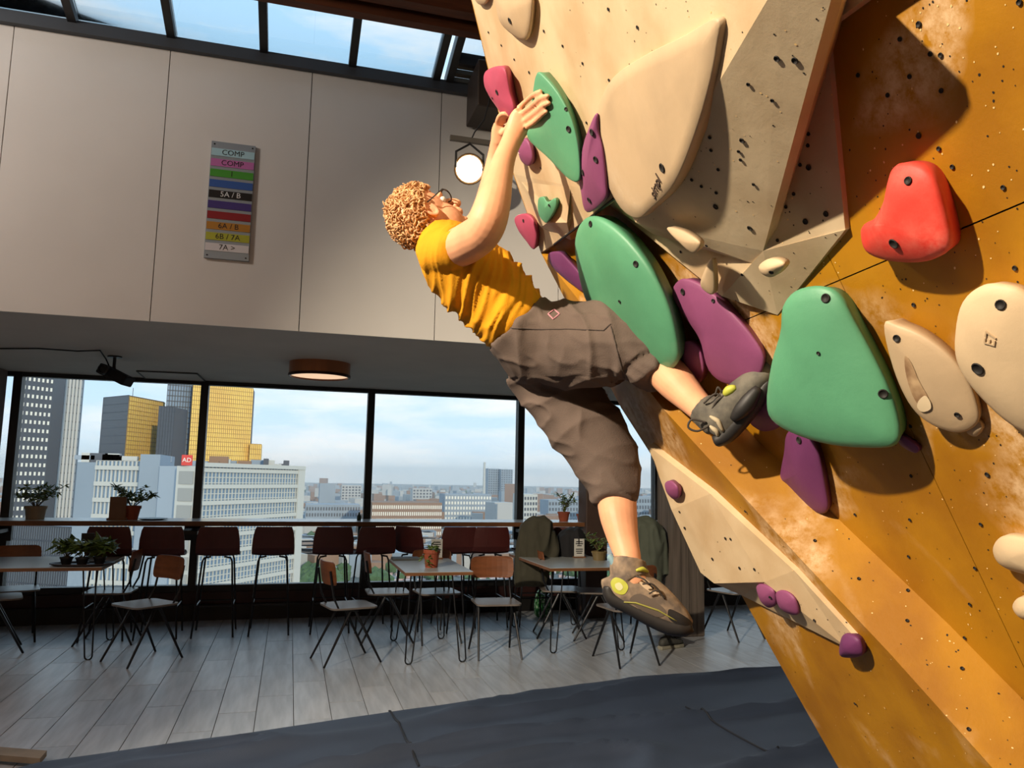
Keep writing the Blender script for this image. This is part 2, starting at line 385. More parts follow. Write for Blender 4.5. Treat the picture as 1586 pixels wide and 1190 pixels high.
m_must = wall_paint('mustard_painted_ply', (166, 114, 2), (206, 172, 130), (146, 95, 0), (.52, .64))
m_ply = wall_paint('beige_birch_ply', (204, 180, 144), (216, 196, 164), (186, 158, 120), grain=(1, 1, 1))
m_ply2 = wall_paint('grey_beige_textured_ply', (196, 176, 144), (214, 198, 170), (176, 154, 122))
m_hole = mat('dark_bolt_hole', (20, 15, 11), .7)
m_edge = mat('ply_edge', (196, 150, 92), .7, var=.2, vscale=20)
HN = -_h                                             # along the wall towards the camera
def st(v): q = v-W0; return (q.dot(HN), q.dot(WU))
def from_st(s, t, p=0): return W0 + HN*s + WU*t + WN*p
EDGE = [(700, -130), (730, 0), (795, 270), (838, 392), (962, 632), (1150, 925), (1300, 1192)]
edge_st = [st(onW(*q)) for q in EDGE]
tb = (0.25 - W0.z)/WU.z; tt = (4.75 - W0.z)/WU.z
s_a, t_a = edge_st[-2]; s_b, t_b = edge_st[-1]
edge_st.append((s_b+(s_b-s_a)*(tb-t_b)/(t_b-t_a), tb))
s_a, t_a = edge_st[1]; s_b, t_b = edge_st[0]
edge_st.insert(0, (s_b+(s_b-s_a)*(tt-t_b)/(t_b-t_a), tt))
SN = 4.6
poly = edge_st + [(SN, tb), (SN, tt)]
def clip(poly, f):
    out = []
    for i in range(len(poly)):
        a, b = poly[i], poly[(i+1) % len(poly)]; fa, fb = f(a), f(b)
        if fa >= 0: out.append(a)
        if fa*fb < 0: k = fa/(fa-fb); out.append((a[0]+(b[0]-a[0])*k, a[1]+(b[1]-a[1])*k))
    return out
cw = empty('climbing_wall', from_st(1.5, tb), label='mustard yellow overhanging plywood climbing wall with chalk marks', cat='climbing wall')
t1 = st(onW(1450, 371))[1]; t2 = st(onW(1543, 1112))[1]
tl = [tb-.01, t2, (t1+t2)/2, t1, t1+1.2, tt+.01] if abs(t1-t2) > 1.5 else [tb-.01, t2, t1, t1+1.22, tt+.01]
sl_ = [-3, st(onW(1318, 470))[0], st(onW(1318, 470))[0]+1.22, SN+.1]
wall_bvh_v = []; wall_bvh_f = []
g = .0012
for a, b in zip(tl[:-1], tl[1:]):
    for c, d in zip(sl_[:-1], sl_[1:]):
        q = clip(poly, lambda p: p[1]-(a+g)); q = clip(q, lambda p: (b-g)-p[1]); q = clip(q, lambda p: p[0]-(c+g)); q = clip(q, lambda p: (d-g)-p[0])
        if len(q) < 3: continue
        pts = [from_st(*k) for k in q]
        build('wall_panel', MB().prism(pts, -WN*.02), m_must, cw)
        n0 = len(wall_bvh_v); wall_bvh_v += pts; wall_bvh_f.append(tuple(range(n0, n0+len(pts))))
pts = [from_st(k[0]+(.03 if k[0] < 3 else 0), k[1], -.021) for k in poly]
build('wall_frame', MB().prism(pts, -WN*.12), mat('dark_wall_frame', (70, 48, 24), .7), cw)
# raised strip along the far edge ; its fold is steepened to put in a dark band of shade
outer = [(838, 392, .03), (900, 512, .08), (962, 632, .10), (1150, 925, .10), (1225, 1060, .10), (1300, 1192, .10), (1380, 1340, .10)]
crease = [(856, 402, .03), (940, 520, .10), (1026, 632, .125), (1236, 862, .13), (1376, 1010, .13), (1530, 1182, .13), (1625, 1290, .13)]
O = [onW(*q) for q in outer]; Cc = [onW(*q) for q in crease]
Fo = [c - WN*(q[2]+.001) + HN*.03 for c, q in zip(Cc, crease)]
Ob = [o - WN*(q[2]+.001) for o, q in zip(O, outer)]
sm = MB(); n = len(O); sm.add(Ob+O+Cc+Fo, [(k*n+i, k*n+i+1, (k+1)*n+i+1, (k+1)*n+i) for k in range(3) for i in range(n-1)] + [(0, n, 2*n, 3*n), (n-1, 2*n-1, 3*n-1, 4*n-1)])
build('folded_strip', sm, m_must, cw, fixn=True)
def reg(mb):
    n0 = len(wall_bvh_v); wall_bvh_v.extend(mb.v); wall_bvh_f.extend(tuple(i+n0 for i in f) for f in mb.f)
reg(sm)
# ---- big beige panels and volumes
def poly_volume(name, label, vdef, faces, skirt, material, cat='volume', parent=None):
    V = [onW(*q) for q in vdef]; nb = len(V); mb = MB()
    base = [onW(vdef[i][0], vdef[i][1], vdef[i][2]) - WN*(vdef[i][2]+.004) for i in skirt]
    fs = [(f[0], f[k2], f[k2+1]) for f in faces for k2 in range(1, len(f)-1)]; k = len(skirt)
    for i in range(k): fs.append((skirt[i], skirt[(i+1) % k], nb+(i+1) % k, nb+i))
    mb.add(V+base, fs); reg(mb)
    o = build(name, mb, material, parent)
    if label: meta(o, label, cat)
    return o
big = empty('climbing_volume', onW(1150, 300, .0), label='large faceted beige plywood volume at the top of the climbing wall', cat='volume')
# vertices: px, py, height above the wall
VD = [(698, -140, .03), (731, 0, .03), (796, 270, .03), (838, 391, .03), (861, 377, .034), (957, 303, .05),     # 0-5
      (985, 345, .22), (1212, -40, .22), (1222, -58, .22),                                                      # 6-8 ridge
      (1287, 0, .152), (1295, -36, .155), (1182, 389, .045)]                                                       # 9-11
_a, _b, _c = onW(731, 0, .03), onW(796, 270, .03), onW(985, 345, .125)
NA = (_b-_a).cross(_c-_a).normalized()
if NA.dot(WN) < 0: NA = -NA
def facetA(px, py, p=0.0):
    v = ray(px, py); return CAM + v*((_a+NA*p-CAM).dot(NA)/v.dot(NA)), NA
for i in (0, 1, 2, 5, 6, 7, 8): VD[i] = (VD[i][0], VD[i][1], (facetA(VD[i][0], VD[i][1])[0]-W0).dot(WN))
print('CHK VD', VD)
A_f = [(0, 1, 7, 8), (1, 2, 5, 7), (2, 3, 4, 5), (5, 6, 7)]
B_f = [(7, 6, 11, 9), (8, 7, 9, 10)]
def volume_part(name, faces, material, thick=.02, vd=None):
    vd = vd or VD; mb = MB()
    used = sorted({i for f in faces for i in f}); mp_ = {i: k for k, i in enumerate(used)}
    top = [onW(*vd[i]) for i in used]; bot = [p - WN*thick for p in top]; k = len(used)
    fs = [(mp_[f[0]], mp_[f[k2]], mp_[f[k2+1]]) for f in faces for k2 in range(1, len(f)-1)]; ed = {}
    for f in fs:
        for a, b in zip(f, f[1:]+f[:1]): ed[(a, b)] = 1
    out = fs + [tuple(k+i for i in reversed(f)) for f in fs]
    for (a, b) in ed:
        if (b, a) not in ed: out.append((a, b, k+b, k+a))
    mb.add(top+bot, out); r = MB(); r.v = top; r.f = fs; reg(r)
    return build(name, mb, material, big)
volume_part('lit_panel', A_f, m_ply, .025)
volume_part('ridge_panel', B_f, m_ply2, .02)
VD2 = [(1271, 60, .141), (1281, 66, .01), (1309, 356, .01), (1182, 389, .045), (1287, 0, .152), (1295, -36, .155), (1307, -32, .0), (1300, 0, .0)]
volume_part('side_panel', [(3, 2, 1, 0), (0, 1, 7, 4), (4, 7, 6, 5)], m_ply2, .02, VD2)
VD3 = [VD[6], (1182, 389, .045), (1166, 408, .035), (1012, 363, .08),
       (945, 318, .03), (1118, 459, .03), (1309, 356, .012), (1204, 488, .002), (936, 322, 0), (1116, 462, 0), VD[5]]
volume_part('underside_panel', [(0, 3, 2, 1)], m_ply2, .015, VD3)
volume_part('lower_panel', [(4, 5, 2, 3), (10, 4, 3, 0)], m_ply, .015, VD3)
volume_part('corner_panel', [(1, 2, 5, 7, 6)], m_ply2, .015, VD3)
# seam strips: dark line on the lower left of the lit panel
def strip(name, pxs, r, material, parent):
    return build(name, MB().tube([onW(*q) for q in pxs], r, 6), material, parent)
strip('seam', [(858, 379, .036), (910, 340, (VD[4][2]+VD[5][2])/2+.003), (957, 303, VD[5][2]+.003)], .004, m_hole, big)
# pale triangle in the top right of the frame
meta(build('climbing_volume', MB().prism([onW(1293, -60, .03), onW(1272, 48, .03), (onW(1338, 0, .03)), onW(1420, -60, .03)], -WN*.028), m_ply, None), 'small pale plywood triangle above the mustard panel top right', 'volume')
# small beige volume carrying the little green hold
sv = poly_volume('climbing_volume', 'small beige plywood volume with a little green hold', [(808, 282, .035), (895, 284, .035), (905, 312, .035), (884, 372, .035), (838, 352, .04), (884, 290, .085), (878, 345, .085), (848, 345, .08)],
    [(0, 4, 7), (0, 7, 6, 5), (0, 5, 1), (1, 5, 6, 2), (2, 6, 3), (3, 6, 7, 4)], [0, 1, 2, 3, 4], m_ply)
# long beige volume on the lower edge
LV = [(1003, 690, .125), (1100, 765, .137), (1230, 884, .14), (1334, 998, .138), (1312, 1004, .138), (1150, 923, .112), (1184, 902, .16), (1106, 904, .175), (1085, 887, .175), (1040, 790, .165)]
lv = poly_volume('climbing_volume', 'long tapering beige plywood volume low on the wall edge', LV, [(0, 1, 9), (1, 2, 6, 7, 8, 9), (2, 3, 4, 6), (4, 5, 6), (6, 5, 7)], [0, 1, 2, 3, 4, 5, 7, 8, 9], m_ply)
WBVH = BVHTree.FromPolygons([tuple(v) for v in wall_bvh_v], wall_bvh_f)

# ---- bolt holes
def hole_mesh(r):
    mb = MB().lathe([(r*1.25, .0002), (r*1.1, .0016), (r*.95, .0012), (r*.9, .0004)], n=14)
    return mb
_hm = {}
def bolt_hole(pos, nrm, r, parent, material=None, name='bolt_hole'):
    key = (round(r, 4), material or m_hole)
    if key not in _hm:
        o = build(name, hole_mesh(r), material or m_hole, parent, local=True, smooth=True); _hm[key] = o.data
    else:
        o = bpy.data.objects.new(name, _hm[key]); COL.objects.link(o); o.parent = parent
    o.location = pos + nrm*.0012 - wloc(parent); o.rotation_euler = Vector((0, 0, 1)).rotation_difference(nrm).to_euler(); return o
def cast(bvh, px, py):
    v = ray(px, py).normalized(); h = bvh.ray_cast(CAM, v)
    if h[0] is None: return None
    nrm = h[1] if h[1].dot(v) < 0 else -h[1]
    return h[0], nrm
VOLH = [(943, 14, 4), (988, 42, 5), (843, 48, 4), (872, 71, 4), (903, 98, 4), (1039, 70, 4), (944, 124, 4), (820, 112, 4), (777, 70, 3), (757, 50, 3), (797, 92, 3), (1105, 113, 4), (1204, 90, 9), (1232, 93, 10), (1150, 217, 8), (1027, 259, 6), (1109, 320, 8), (1162, 353, 8), (1253, 259, 8), (1280, 331, 8), (1248, 343, 8),
        (1197, 155, 4), (1102, 232, 4), (1160, 130, 4), (1145, 234, 4), (1113, 262, 3), (1087, 288, 3), (1110, 298, 3), (1253, 207, 4), (1240, 255, 3), (1218, 320, 3), (1095, 380, 3), (1205, 372, 4), (1230, 300, 3), (1148, 247, 3), (1072, 278, 3), (1100, 212, 3), (1168, 285, 3), (1252, 225, 3), (838, 260, 3), (909, 190, 3), (1055, 390, 4), (1150, 425, 3)]
LVH = [(1053, 793, 3), (1061, 818, 4), (1124, 834, 4), (1132, 835, 3), (1104, 866, 4), (1146, 880, 4), (1169, 882, 4), (1155, 792, 2), (1262, 961, 3)]
MUSTH = [(1424, 37, 8), (1424, 210, 8), (1580, 3, 8), (1416, 472, 6), (1573, 415, 7), (1530, 735, 7), (1411, 660, 4), (1412, 737, 4), (1410, 805, 4), (1520, 812, 5), (1408, 862, 4), (1511, 880, 5), (1406, 915, 4), (1503, 936, 5), (1405, 962, 4), (1495, 988, 5), (1490, 1036, 5), (1325, 797, 4), (1262, 838, 3), (1330, 897, 3), (1325, 1090, 4), (1500, 1130, 3), (1395, 60, 4), (1410, 118, 4), (1458, 85, 4), (1376, 147, 4), (1442, 83, 3), (1459, 140, 4), (1476, 258, 4), (1020, 427, 4), (1006, 455, 3), (1146, 495, 4), (1455, 230, 3), (1555, 290, 3), (1330, 116, 3)]
for (lst, par) in ((VOLH, big), (LVH, lv), (MUSTH, cw)):
    for (x, y, r) in lst:
        h = cast(WBVH, x, y)
        if h: bolt_hole(h[0], h[1], max(.003, r*(h[0]-CAM).dot(FW)/FPX*.5), par)
# tiny screws and nicks scattered on the panels: too many to pick apart
nick = MB(); pale = MB()
rs = random.Random(3)
for k in range(900):
    x, y = rs.uniform(830, 1586), rs.uniform(0, 1190); h = cast(WBVH, x, y)
    if not h: continue
    p_, n_ = h; r = rs.uniform(.0008, .0019); a = n_.orthogonal().normalized(); b = n_.cross(a)
    tgt = nick if rs.random() < .55 else pale
    tgt.add([p_+n_*.0006+(a*cos(q)*r+b*sin(q)*r*rs.uniform(.6, 1.6)) for q in (0, 1.05, 2.1, 3.14, 4.2, 5.25)], [(0, 1, 2, 3, 4, 5)])
meta(build('screw_holes', nick, m_hole, cw, fixn=False), kind='stuff')
meta(build('chipped_spots', pale, mat('chipped_wood', (226, 190, 130), .8), cw, fixn=False), kind='stuff')

# ---- holds
def crom(pts, n=56):
    k = len(pts); out = []
    for i in range(n):
        u = i/n*k; a = int(u); t = u-a
        p0, p1, p2, p3 = (Vector(pts[(a+q) % k]) for q in (-1, 0, 1, 2))
        out.append(.5*((2*p1)+(p2-p0)*t+(2*p0-5*p1+4*p2-p3)*t*t+(-p0+3*p1-3*p2+p3)*t**3))
    return out
def hold_mat(name, rgb, chalk, amt=(.5, .75), rough=.6):
    return MATS.setdefault(name, wall_paint(name, rgb, chalk, tuple(int(c*.93) for c in rgb), amt, rough=rough))
m_green = hold_mat('sea_green_resin', (88, 152, 114), (150, 186, 150), (.56, .85), .5)
m_purp = hold_mat('purple_resin', (134, 68, 108), (180, 136, 152), (.52, .85))
m_pink = hold_mat('raspberry_resin', (172, 68, 94), (196, 128, 136), (.55, .85))
m_dpur = hold_mat('dark_purple_resin', (104, 46, 92), (140, 90, 120), (.55, .85))
m_red = hold_mat('coral_red_resin', (228, 62, 48), (236, 150, 130), (.42, .68))
m_sand = hold_mat('sand_coloured_resin', (188, 162, 128), (206, 186, 158), (.5, .8))
m_cream_h = hold_mat('cream_resin', (206, 180, 144), (220, 200, 172), (.5, .8))
def hold(name, label, outline, material, bp=0.0, lift=.03, top=.08, holes=(), peak=None, prof=2.0, base_s=.96, cat='climbing hold', group=None, n=56, flat=.0, hr=.007, hmat=None, srf='W', tilt=(0, 0)):
    """outline in px traced at height bp+lift over the wall; dome rises to bp+top"""
    onW = globals()['onW'] if srf == 'W' else (lambda x, y, p=0: facetA(x, y, p)[0]); WN = globals()['WN'] if srf == 'W' else NA
    lift *= .7; top = lift + (top-lift/.7)*.5
    px = crom([Vector((x, y)) for x, y in outline], n)
    cp = sum(px, Vector((0, 0)))/n
    lf = [max(.006, lift+tilt[0]*(q.x-cp.x)+tilt[1]*(q.y-cp.y)) for q in px]
    R0 = [onW(q.x, q.y, bp+l_) for q, l_ in zip(px, lf)]
    c = sum(R0, Vector())/n
    pk = onW(peak[0], peak[1], bp+lift) if peak else c
    B0 = [(c.lerp(v, base_s) - WN*(l_ if abs(tilt[0])+abs(tilt[1]) else lift)).lerp(onW(cp.x+(q.x-cp.x)*.93, cp.y+(q.y-cp.y)*.93, bp), .55) for v, q, l_ in zip(R0, px, lf)]
    rings = [[v - WN*.006 for v in B0], [a.lerp(v, .6) for a, v in zip(B0, R0)], R0]
    rings.append([c.lerp(v, .985) + WN*(top-lift)*.16 for v in R0])
    K = 10
    for k in range(1, K+1):
        s = .965*(1-(k-1)/(K-.6)); s2 = flat+(1-flat)*s if k < K else s*.6
        hgt = (top-lift)*(.2+.8*(1-s**prof))
        rings.append([pk.lerp(v, 1-(1-s)*1.0).lerp(v, 0) + WN*hgt for v in R0])
    mb = MB().rings(rings)
    o = build(name, mb, material, None, smooth=True); meta(o, label, cat, group)
    bv = BVHTree.FromPolygons([tuple(v) for v in mb.v], mb.f)
    for hx in holes:
        h = cast(bv, hx[0], hx[1])
        if h: bolt_hole(h[0], h[1], hx[2] if len(hx) > 2 else hr, o, hmat)
    o['_b'] = 0; del o['_b']
    return o, bv
H = 'climbing_hold'
hold(H, 'beige rounded hold at the top edge of the lit panel', [(768, -25), (800, -30), (824, -8), (825, 30), (818, 60), (803, 58), (780, 38), (771, 12)], m_sand, .0, .02, .07, [(790, 32)], srf='A')
hold(H, 'tiny dark beige hold cut off by the top of the frame', [(728, -22), (745, -26), (757, -10), (752, 6), (740, 4)], m_sand, .0, .015, .04, srf='A')
h2, h2b = hold(H, 'raspberry pink block hold above the climber\'s far hand', [(753, 110), (775, 102), (784, 112), (791, 145), (797, 172), (787, 190), (775, 172), (760, 150), (751, 130)], m_pink, .0, .05, .085, [(770, 143), (763, 152, .004)], srf='A')
hold(H, 'purple hold peeking out below the climber\'s hands', [(803, 226), (812, 214), (820, 222), (826, 245), (820, 257), (808, 248)], m_purp, .0, .03, .06, srf='A')
h4, h4b = hold(H, 'green leaf-shaped hold gripped by the climber', [(832, 113), (846, 121), (866, 146), (884, 180), (895, 220), (899, 262), (896, 281), (880, 276), (850, 245), (818, 214), (822, 190), (825, 150)], m_green, .0, .072, .097, [(881, 200), (877, 169, .004)], prof=1.6, srf='A', tilt=(-.0007, .0002))
hold(H, 'tall flame-shaped purple hold on the lit panel', [(925, 175), (928, 205), (935, 235), (940, 285), (938, 310), (910, 329), (901, 295), (898, 268), (905, 225), (913, 200)], m_purp, .0, .025, .06, [(917, 205), (923, 247), (903, 267), (913, 310)], srf='A')
hold(H, 'little mint green hold on the small beige volume', [(834, 309), (842, 305), (849, 313), (860, 307), (862, 320), (852, 340), (845, 345), (835, 332)], m_green, .085, .012, .03, [(851, 318, .004)])
hold(H, 'raspberry pink pinch hold below the small beige volume', [(798, 337), (813, 331), (826, 340), (832, 362), (828, 386), (815, 372), (803, 355)], m_pink, .03, .03, .06, [(811, 342, .005)])
hold(H, 'dark purple hold between the climber\'s chest and the green hold', [(850, 393), (866, 390), (880, 402), (903, 430), (906, 452), (890, 443), (868, 425), (853, 408)], m_dpur, .03, .03, .06)
hold(H, 'large green teardrop hold behind the climber\'s raised knee', [(893, 385), (898, 350), (915, 335), (940, 342), (975, 372), (1008, 415), (1033, 465), (1048, 515), (1051, 560), (1020, 575), (960, 540), (925, 490), (905, 450)], m_green, .05, .10, .17, [(915, 347), (985, 409), (960, 467, .004)], prof=2.6, tilt=(-.0003, .0001))
hold(H, 'big purple sloping hold above the raised shoe', [(1042, 455), (1052, 434), (1072, 434), (1102, 452), (1135, 485), (1165, 520), (1184, 556), (1170, 590), (1130, 596), (1100, 575), (1085, 525), (1062, 490)], m_purp, .005, .05, .085, [(1058, 452), (1105, 466, .004)], prof=2.4, tilt=(-.0003, .0001))
hold(H, 'small purple hold between the green teardrop and the big purple hold', [(1054, 535), (1068, 529), (1085, 545), (1091, 575), (1080, 596), (1062, 580), (1053, 555)], m_purp, .03, .03, .06)
hold(H, 'dark purple hold shaded under the toe of the raised shoe', [(1150, 610), (1180, 598), (1208, 612), (1212, 655), (1185, 668), (1160, 650)], m_dpur, 0, .03, .07)
hold(H, 'biggest green hold, a broad rounded shield in the middle of the wall', [(1216, 470), (1236, 449), (1272, 443), (1300, 457), (1325, 500), (1352, 550), (1378, 605), (1394, 660), (1389, 688), (1355, 694), (1290, 689), (1235, 673), (1198, 650), (1190, 618), (1198, 560), (1212, 510)], m_green, 0, .11, .17, [(1279, 462), (1368, 610), (1268, 547, .003)], prof=3.2, base_s=.9, tilt=(-.00035, .00018))
hold(H, 'long dark purple hold hanging below the biggest green hold', [(1222, 668), (1250, 665), (1268, 700), (1280, 755), (1283, 790), (1262, 792), (1222, 752), (1210, 740), (1216, 700)], m_dpur, 0, .03, .07, [(1238, 682)])
hold(H, 'coral red hold high on the mustard panel', [(1337, 360), (1343, 345), (1360, 335), (1375, 305), (1385, 262), (1400, 252), (1430, 257), (1450, 280), (1466, 330), (1474, 380), (1450, 400), (1418, 406), (1375, 402), (1345, 388)], m_red, 0, .06, .12, [(1407, 280, .005), (1385, 377, .007)], prof=2.2)
h15, h15b = hold(H, 'pointed sand-coloured hold with a worn finger scoop', [(1370, 502), (1392, 504), (1430, 520), (1470, 550), (1500, 590), (1517, 640), (1508, 662), (1480, 670), (1440, 655), (1410, 625), (1385, 570)], m_sand, 0, .05, .08, [(1389, 524, .005), (1483, 642, .004)], prof=2.6, tilt=(-.00025, 0))
h16, h16b = hold(H, 'large oval sand-coloured hold at the right edge of frame', [(1482, 520), (1492, 468), (1520, 443), (1550, 440), (1592, 455), (1650, 520), (1680, 610), (1650, 670), (1610, 678), (1560, 650), (1510, 600), (1486, 560)], m_cream_h, 0, .05, .10, [(1550, 472, .006), (1515, 571, .008)], prof=2.8, tilt=(-.0002, .0))
hold(H, 'cream hold with a pink-tinged top, cut by the right frame edge', [(1540, 850), (1550, 832), (1575, 830), (1620, 845), (1625, 890), (1580, 886), (1550, 872)], m_cream_h, 0, .03, .07)
hold(H, 'small cream hold low at the right frame edge', [(1570, 940), (1580, 925), (1610, 930), (1615, 962), (1585, 958)], m_cream_h, 0, .03, .06)
hold(H, 'brown-beige wedge hold under the big volume\'s overhang', [(1034, 353), (1060, 358), (1085, 376), (1076, 392), (1058, 378)], m_sand, .12, .015, .04)
hold(H, 'thin beige fin hold on the lower volume panel', [(1103, 400), (1107, 425), (1106, 455), (1092, 450), (1086, 438), (1094, 415)], m_sand, .06, .012, .035)
hold(H, 'beige knob hold on the dark corner of the big volume', [(1177, 412), (1190, 401), (1208, 402), (1216, 411), (1200, 428), (1184, 425)], m_cream_h, .08, .02, .05, [(1195, 421, .004)])
hold(H, 'small oval purple hold at the top of the long beige volume', [(1031, 748), (1040, 745), (1050, 755), (1052, 770), (1044, 773), (1034, 762)], m_purp, .155, .012, .04)
hold(H, 'left of the paired small purple holds on the beige volume', [(1173, 908), (1184, 905), (1199, 915), (1203, 935), (1192, 941), (1180, 930)], m_purp, .15, .012, .045, [(1193, 925, .003)])
hold(H, 'right of the paired small purple holds on the beige volume', [(1203, 918), (1217, 915), (1232, 928), (1238, 950), (1225, 951), (1209, 940)], m_purp, .145, .012, .045)
hold(H, 'small purple hold on the lower tip of the long beige volume', [(1306, 985), (1318, 982), (1332, 992), (1338, 1012), (1325, 1018), (1303, 1014)], m_dpur, .13, .02, .06)
hold(H, 'small dark strip put in as the shadow line beside the biggest green hold', [(1385, 670), (1396, 674), (1422, 692), (1418, 702), (1396, 690)], m_dpur, 0, .02, .03)  # the green hold's shadow line, put in as a dark shape
hold(H, 'grey shim hold behind the tip of the pointed sand hold', [(1498, 668), (1512, 650), (1522, 662), (1512, 676)], m_sand, 0, .015, .03)
def decal(name, pxs, bvh, material, parent, off=.0012, n=28):
    q = crom([Vector(p) for p in pxs], n); c_ = sum(q, Vector((0, 0)))/n; rg_ = []
    for k_ in (1, .66, .33, .04):
        row = []
        for p in q:
            h = cast(bvh, c_.x+(p.x-c_.x)*k_, c_.y+(p.y-c_.y)*k_)
            if h is None: h = cast(bvh, c_.x, c_.y)
            row.append(h[0]+h[1]*off)
        rg_.append(row)
    return build(name, MB().rings(rg_, False, True), material, parent, smooth=True)
decal('worn_scoop', [(1402, 552), (1412, 562), (1424, 590), (1438, 615), (1440, 630), (1428, 632), (1414, 612), (1404, 580)], h15b, mat('worn_brown_scoop', (128, 96, 66), .7, rgb2=(186, 156, 118), vscale=26), h15)
decal('scoop_lip', [(1424, 620), (1434, 612), (1442, 622), (1442, 633), (1430, 637), (1422, 630)], h15b, mat('polished_lip', (222, 200, 164), .45), h15, .0022)
# the big flat teardrop macro on the lit panel, with lettering moulded in it
mo = crom([Vector(q) for q in [(1112, 28), (1111, 75), (1098, 140), (1075, 215), (1045, 285), (1010, 322), (988, 338), (962, 322), (938, 275), (925, 215), (928, 165), (950, 120), (1000, 85), (1060, 55)]], 64)
nA = facetA(1000, 200)[1]
R0 = [facetA(q.x, q.y, .010)[0] for q in mo]; cc = sum(R0, Vector())/len(R0)
rg = [[v-nA*.02 for v in R0], R0] + [[cc.lerp(v, s)+nA*h_ for v in R0] for s, h_ in ((.985, .003), (.8, .005), (.5, .007), (.1, .008))]
mac = meta(build(H, MB().rings(rg), m_sand, None, smooth=True), 'huge flat teardrop macro hold, sand-coloured, on the lit panel', 'climbing hold')
mbv = BVHTree.FromPolygons([tuple(v-Vector()) for q in rg for v in q], MB().rings(rg).f)
hh = cast(mbv, 1026, 260); bolt_hole(hh[0], hh[1], .008, mac)
a_, b_ = cast(mbv, 1011, 306)[0], cast(mbv, 1022, 272)[0]; dirv = (b_-a_).normalized()
tm = MB(); add_text(tm, 'simpl', .034, (a_+b_)/2+nA*.001, dirv, nA.cross(dirv), .0012); build('moulded_lettering', tm, mat('dark_print', (60, 46, 36), .6), mac)
ha = cast(h16b, 1535, 525)
if ha:
    dv = (cast(h16b, 1528, 545)[0]-cast(h16b, 1533, 515)[0]).normalized(); tm = MB(); add_text(tm, 'E7', .022, ha[0]+ha[1]*.001, -dv, ha[1].cross(-dv), .001)
    build('moulded_lettering', tm, m_sand, h16)
# ================================================================== CLIMBER
m_skin = mat('skin', (222, 160, 122), .5, var=.08, vscale=14, bump=.08, bscale=90, spec=.35)
m_shirt = mat('ochre_cotton', (214, 146, 26), .85, var=.08, vscale=9, bump=.25, bscale=320, spec=.2)
m_short = mat('brown_grey_cotton', (98, 84, 76), .9, var=.1, vscale=10, bump=.3, bscale=300, spec=.2)
m_hair = mat('ginger_hair', (168, 116, 70), .5, rgb2=(220, 174, 122), vscale=45)
m_shoe = mat('grey_tan_shoe_suede', (150, 128, 104), .8, rgb2=(92, 80, 70), vscale=28, bump=.3)
m_shoe2 = mat('dark_grey_shoe_suede', (72, 68, 62), .8, rgb2=(104, 98, 86), vscale=30, bump=.3)
m_rub = mat('black_climbing_rubber', (34, 31, 30), .55)
m_lime = mat('lime_yellow_rubber', (178, 180, 66), .55)
def cr1(pts, sub=4):                       # open Catmull-Rom through lists of floats
    out = []; k = len(pts)
    for i in range(k-1):
        p0, p1, p2, p3 = pts[max(0, i-1)], pts[i], pts[i+1], pts[min(k-1, i+2)]
        for j in range(sub):
            t = j/sub; out.append([.5*((2*b)+(c-a)*t+(2*a-5*b+4*c-d)*t*t+(-a+3*b-3*c+d)*t**3) for a, b, c, d in zip(p0, p1, p2, p3)])
    out.append(list(pts[-1])); return out
def limb(mb, secs, n=22, sub=4, sq=2.0):
    """secs: px, py, depth, half width in px, half thickness in metres (along the line of sight)"""
    S = cr1(secs, sub); C_ = [P(s[0], s[1], s[2]) for s in S]; rg = []
    for i, (s, c) in enumerate(zip(S, C_)):
        t = (C_[min(i+1, len(C_)-1)] - C_[max(i-1, 0)]).normalized()
        v = (c-CAM).normalized(); b = (v - t*v.dot(t)).normalized(); a = t.cross(b)
        ra = s[3]*s[2]/FPX; rb = s[4]
        ring = []
        for j in range(n):
            th = 2*pi*j/n; cx, sy = cos(th), sin(th)
            ring.append(c + a*(ra*math.copysign(abs(cx)**(2/sq), cx)) + b*(rb*math.copysign(abs(sy)**(2/sq), sy)))
        rg.append(ring)
    return mb.rings(rg)
def chain(mb, pts, n=10):                  # px, py, depth, radius in metres, with rounded end
    S = cr1(pts, 3); C_ = [P(*s[:3]) for s in S]; r = [s[3] for s in S]
    t = (C_[-1]-C_[-2]).normalized()
    for k in (.5, .8, .95): C_.append(P(*S[-1][:3])+t*S[-1][3]*k); r.append(S[-1][3]*sqrt(max(.02, 1-k*k)))
    return mb.tube(C_, r, n)
def cv(x, y, z): return RT*x + UP*y + FW*z  # camera-oriented direction vector
DB = 2.36                                   # depth of the middle of the body
person = empty('person', P(850, 560, DB), label='climber in ochre T-shirt and grey-brown knee-length shorts hanging on the wall', cat='person')
body = MB()
def sd(bvh, x, y):
    h = cast(bvh, x, y); return 9 if h is None else (h[0]-CAM).dot(FW)
def rest_on(bvh, pts, lay):               # keep a finger on the hold's surface, not inside it
    out = []
    for i, (x, y, d, r) in enumerate(pts):
        q = min(sd(bvh, x, y), sd(bvh, x+3, y-2)); out.append((x, y, min(d, q-r*lay) if q < 9 else d, r))
    return out
# torso and pelvis
limb(body, [(672, 372, 2.37, 20, .06), (690, 388, 2.37, 40, .13), (705, 402, 2.37, 48, .165), (740, 437, DB, 54, .15), (778, 474, DB, 50, .135), (808, 508, DB, 52, .14), (838, 532, DB, 58, .15), (868, 548, DB, 50, .14)])
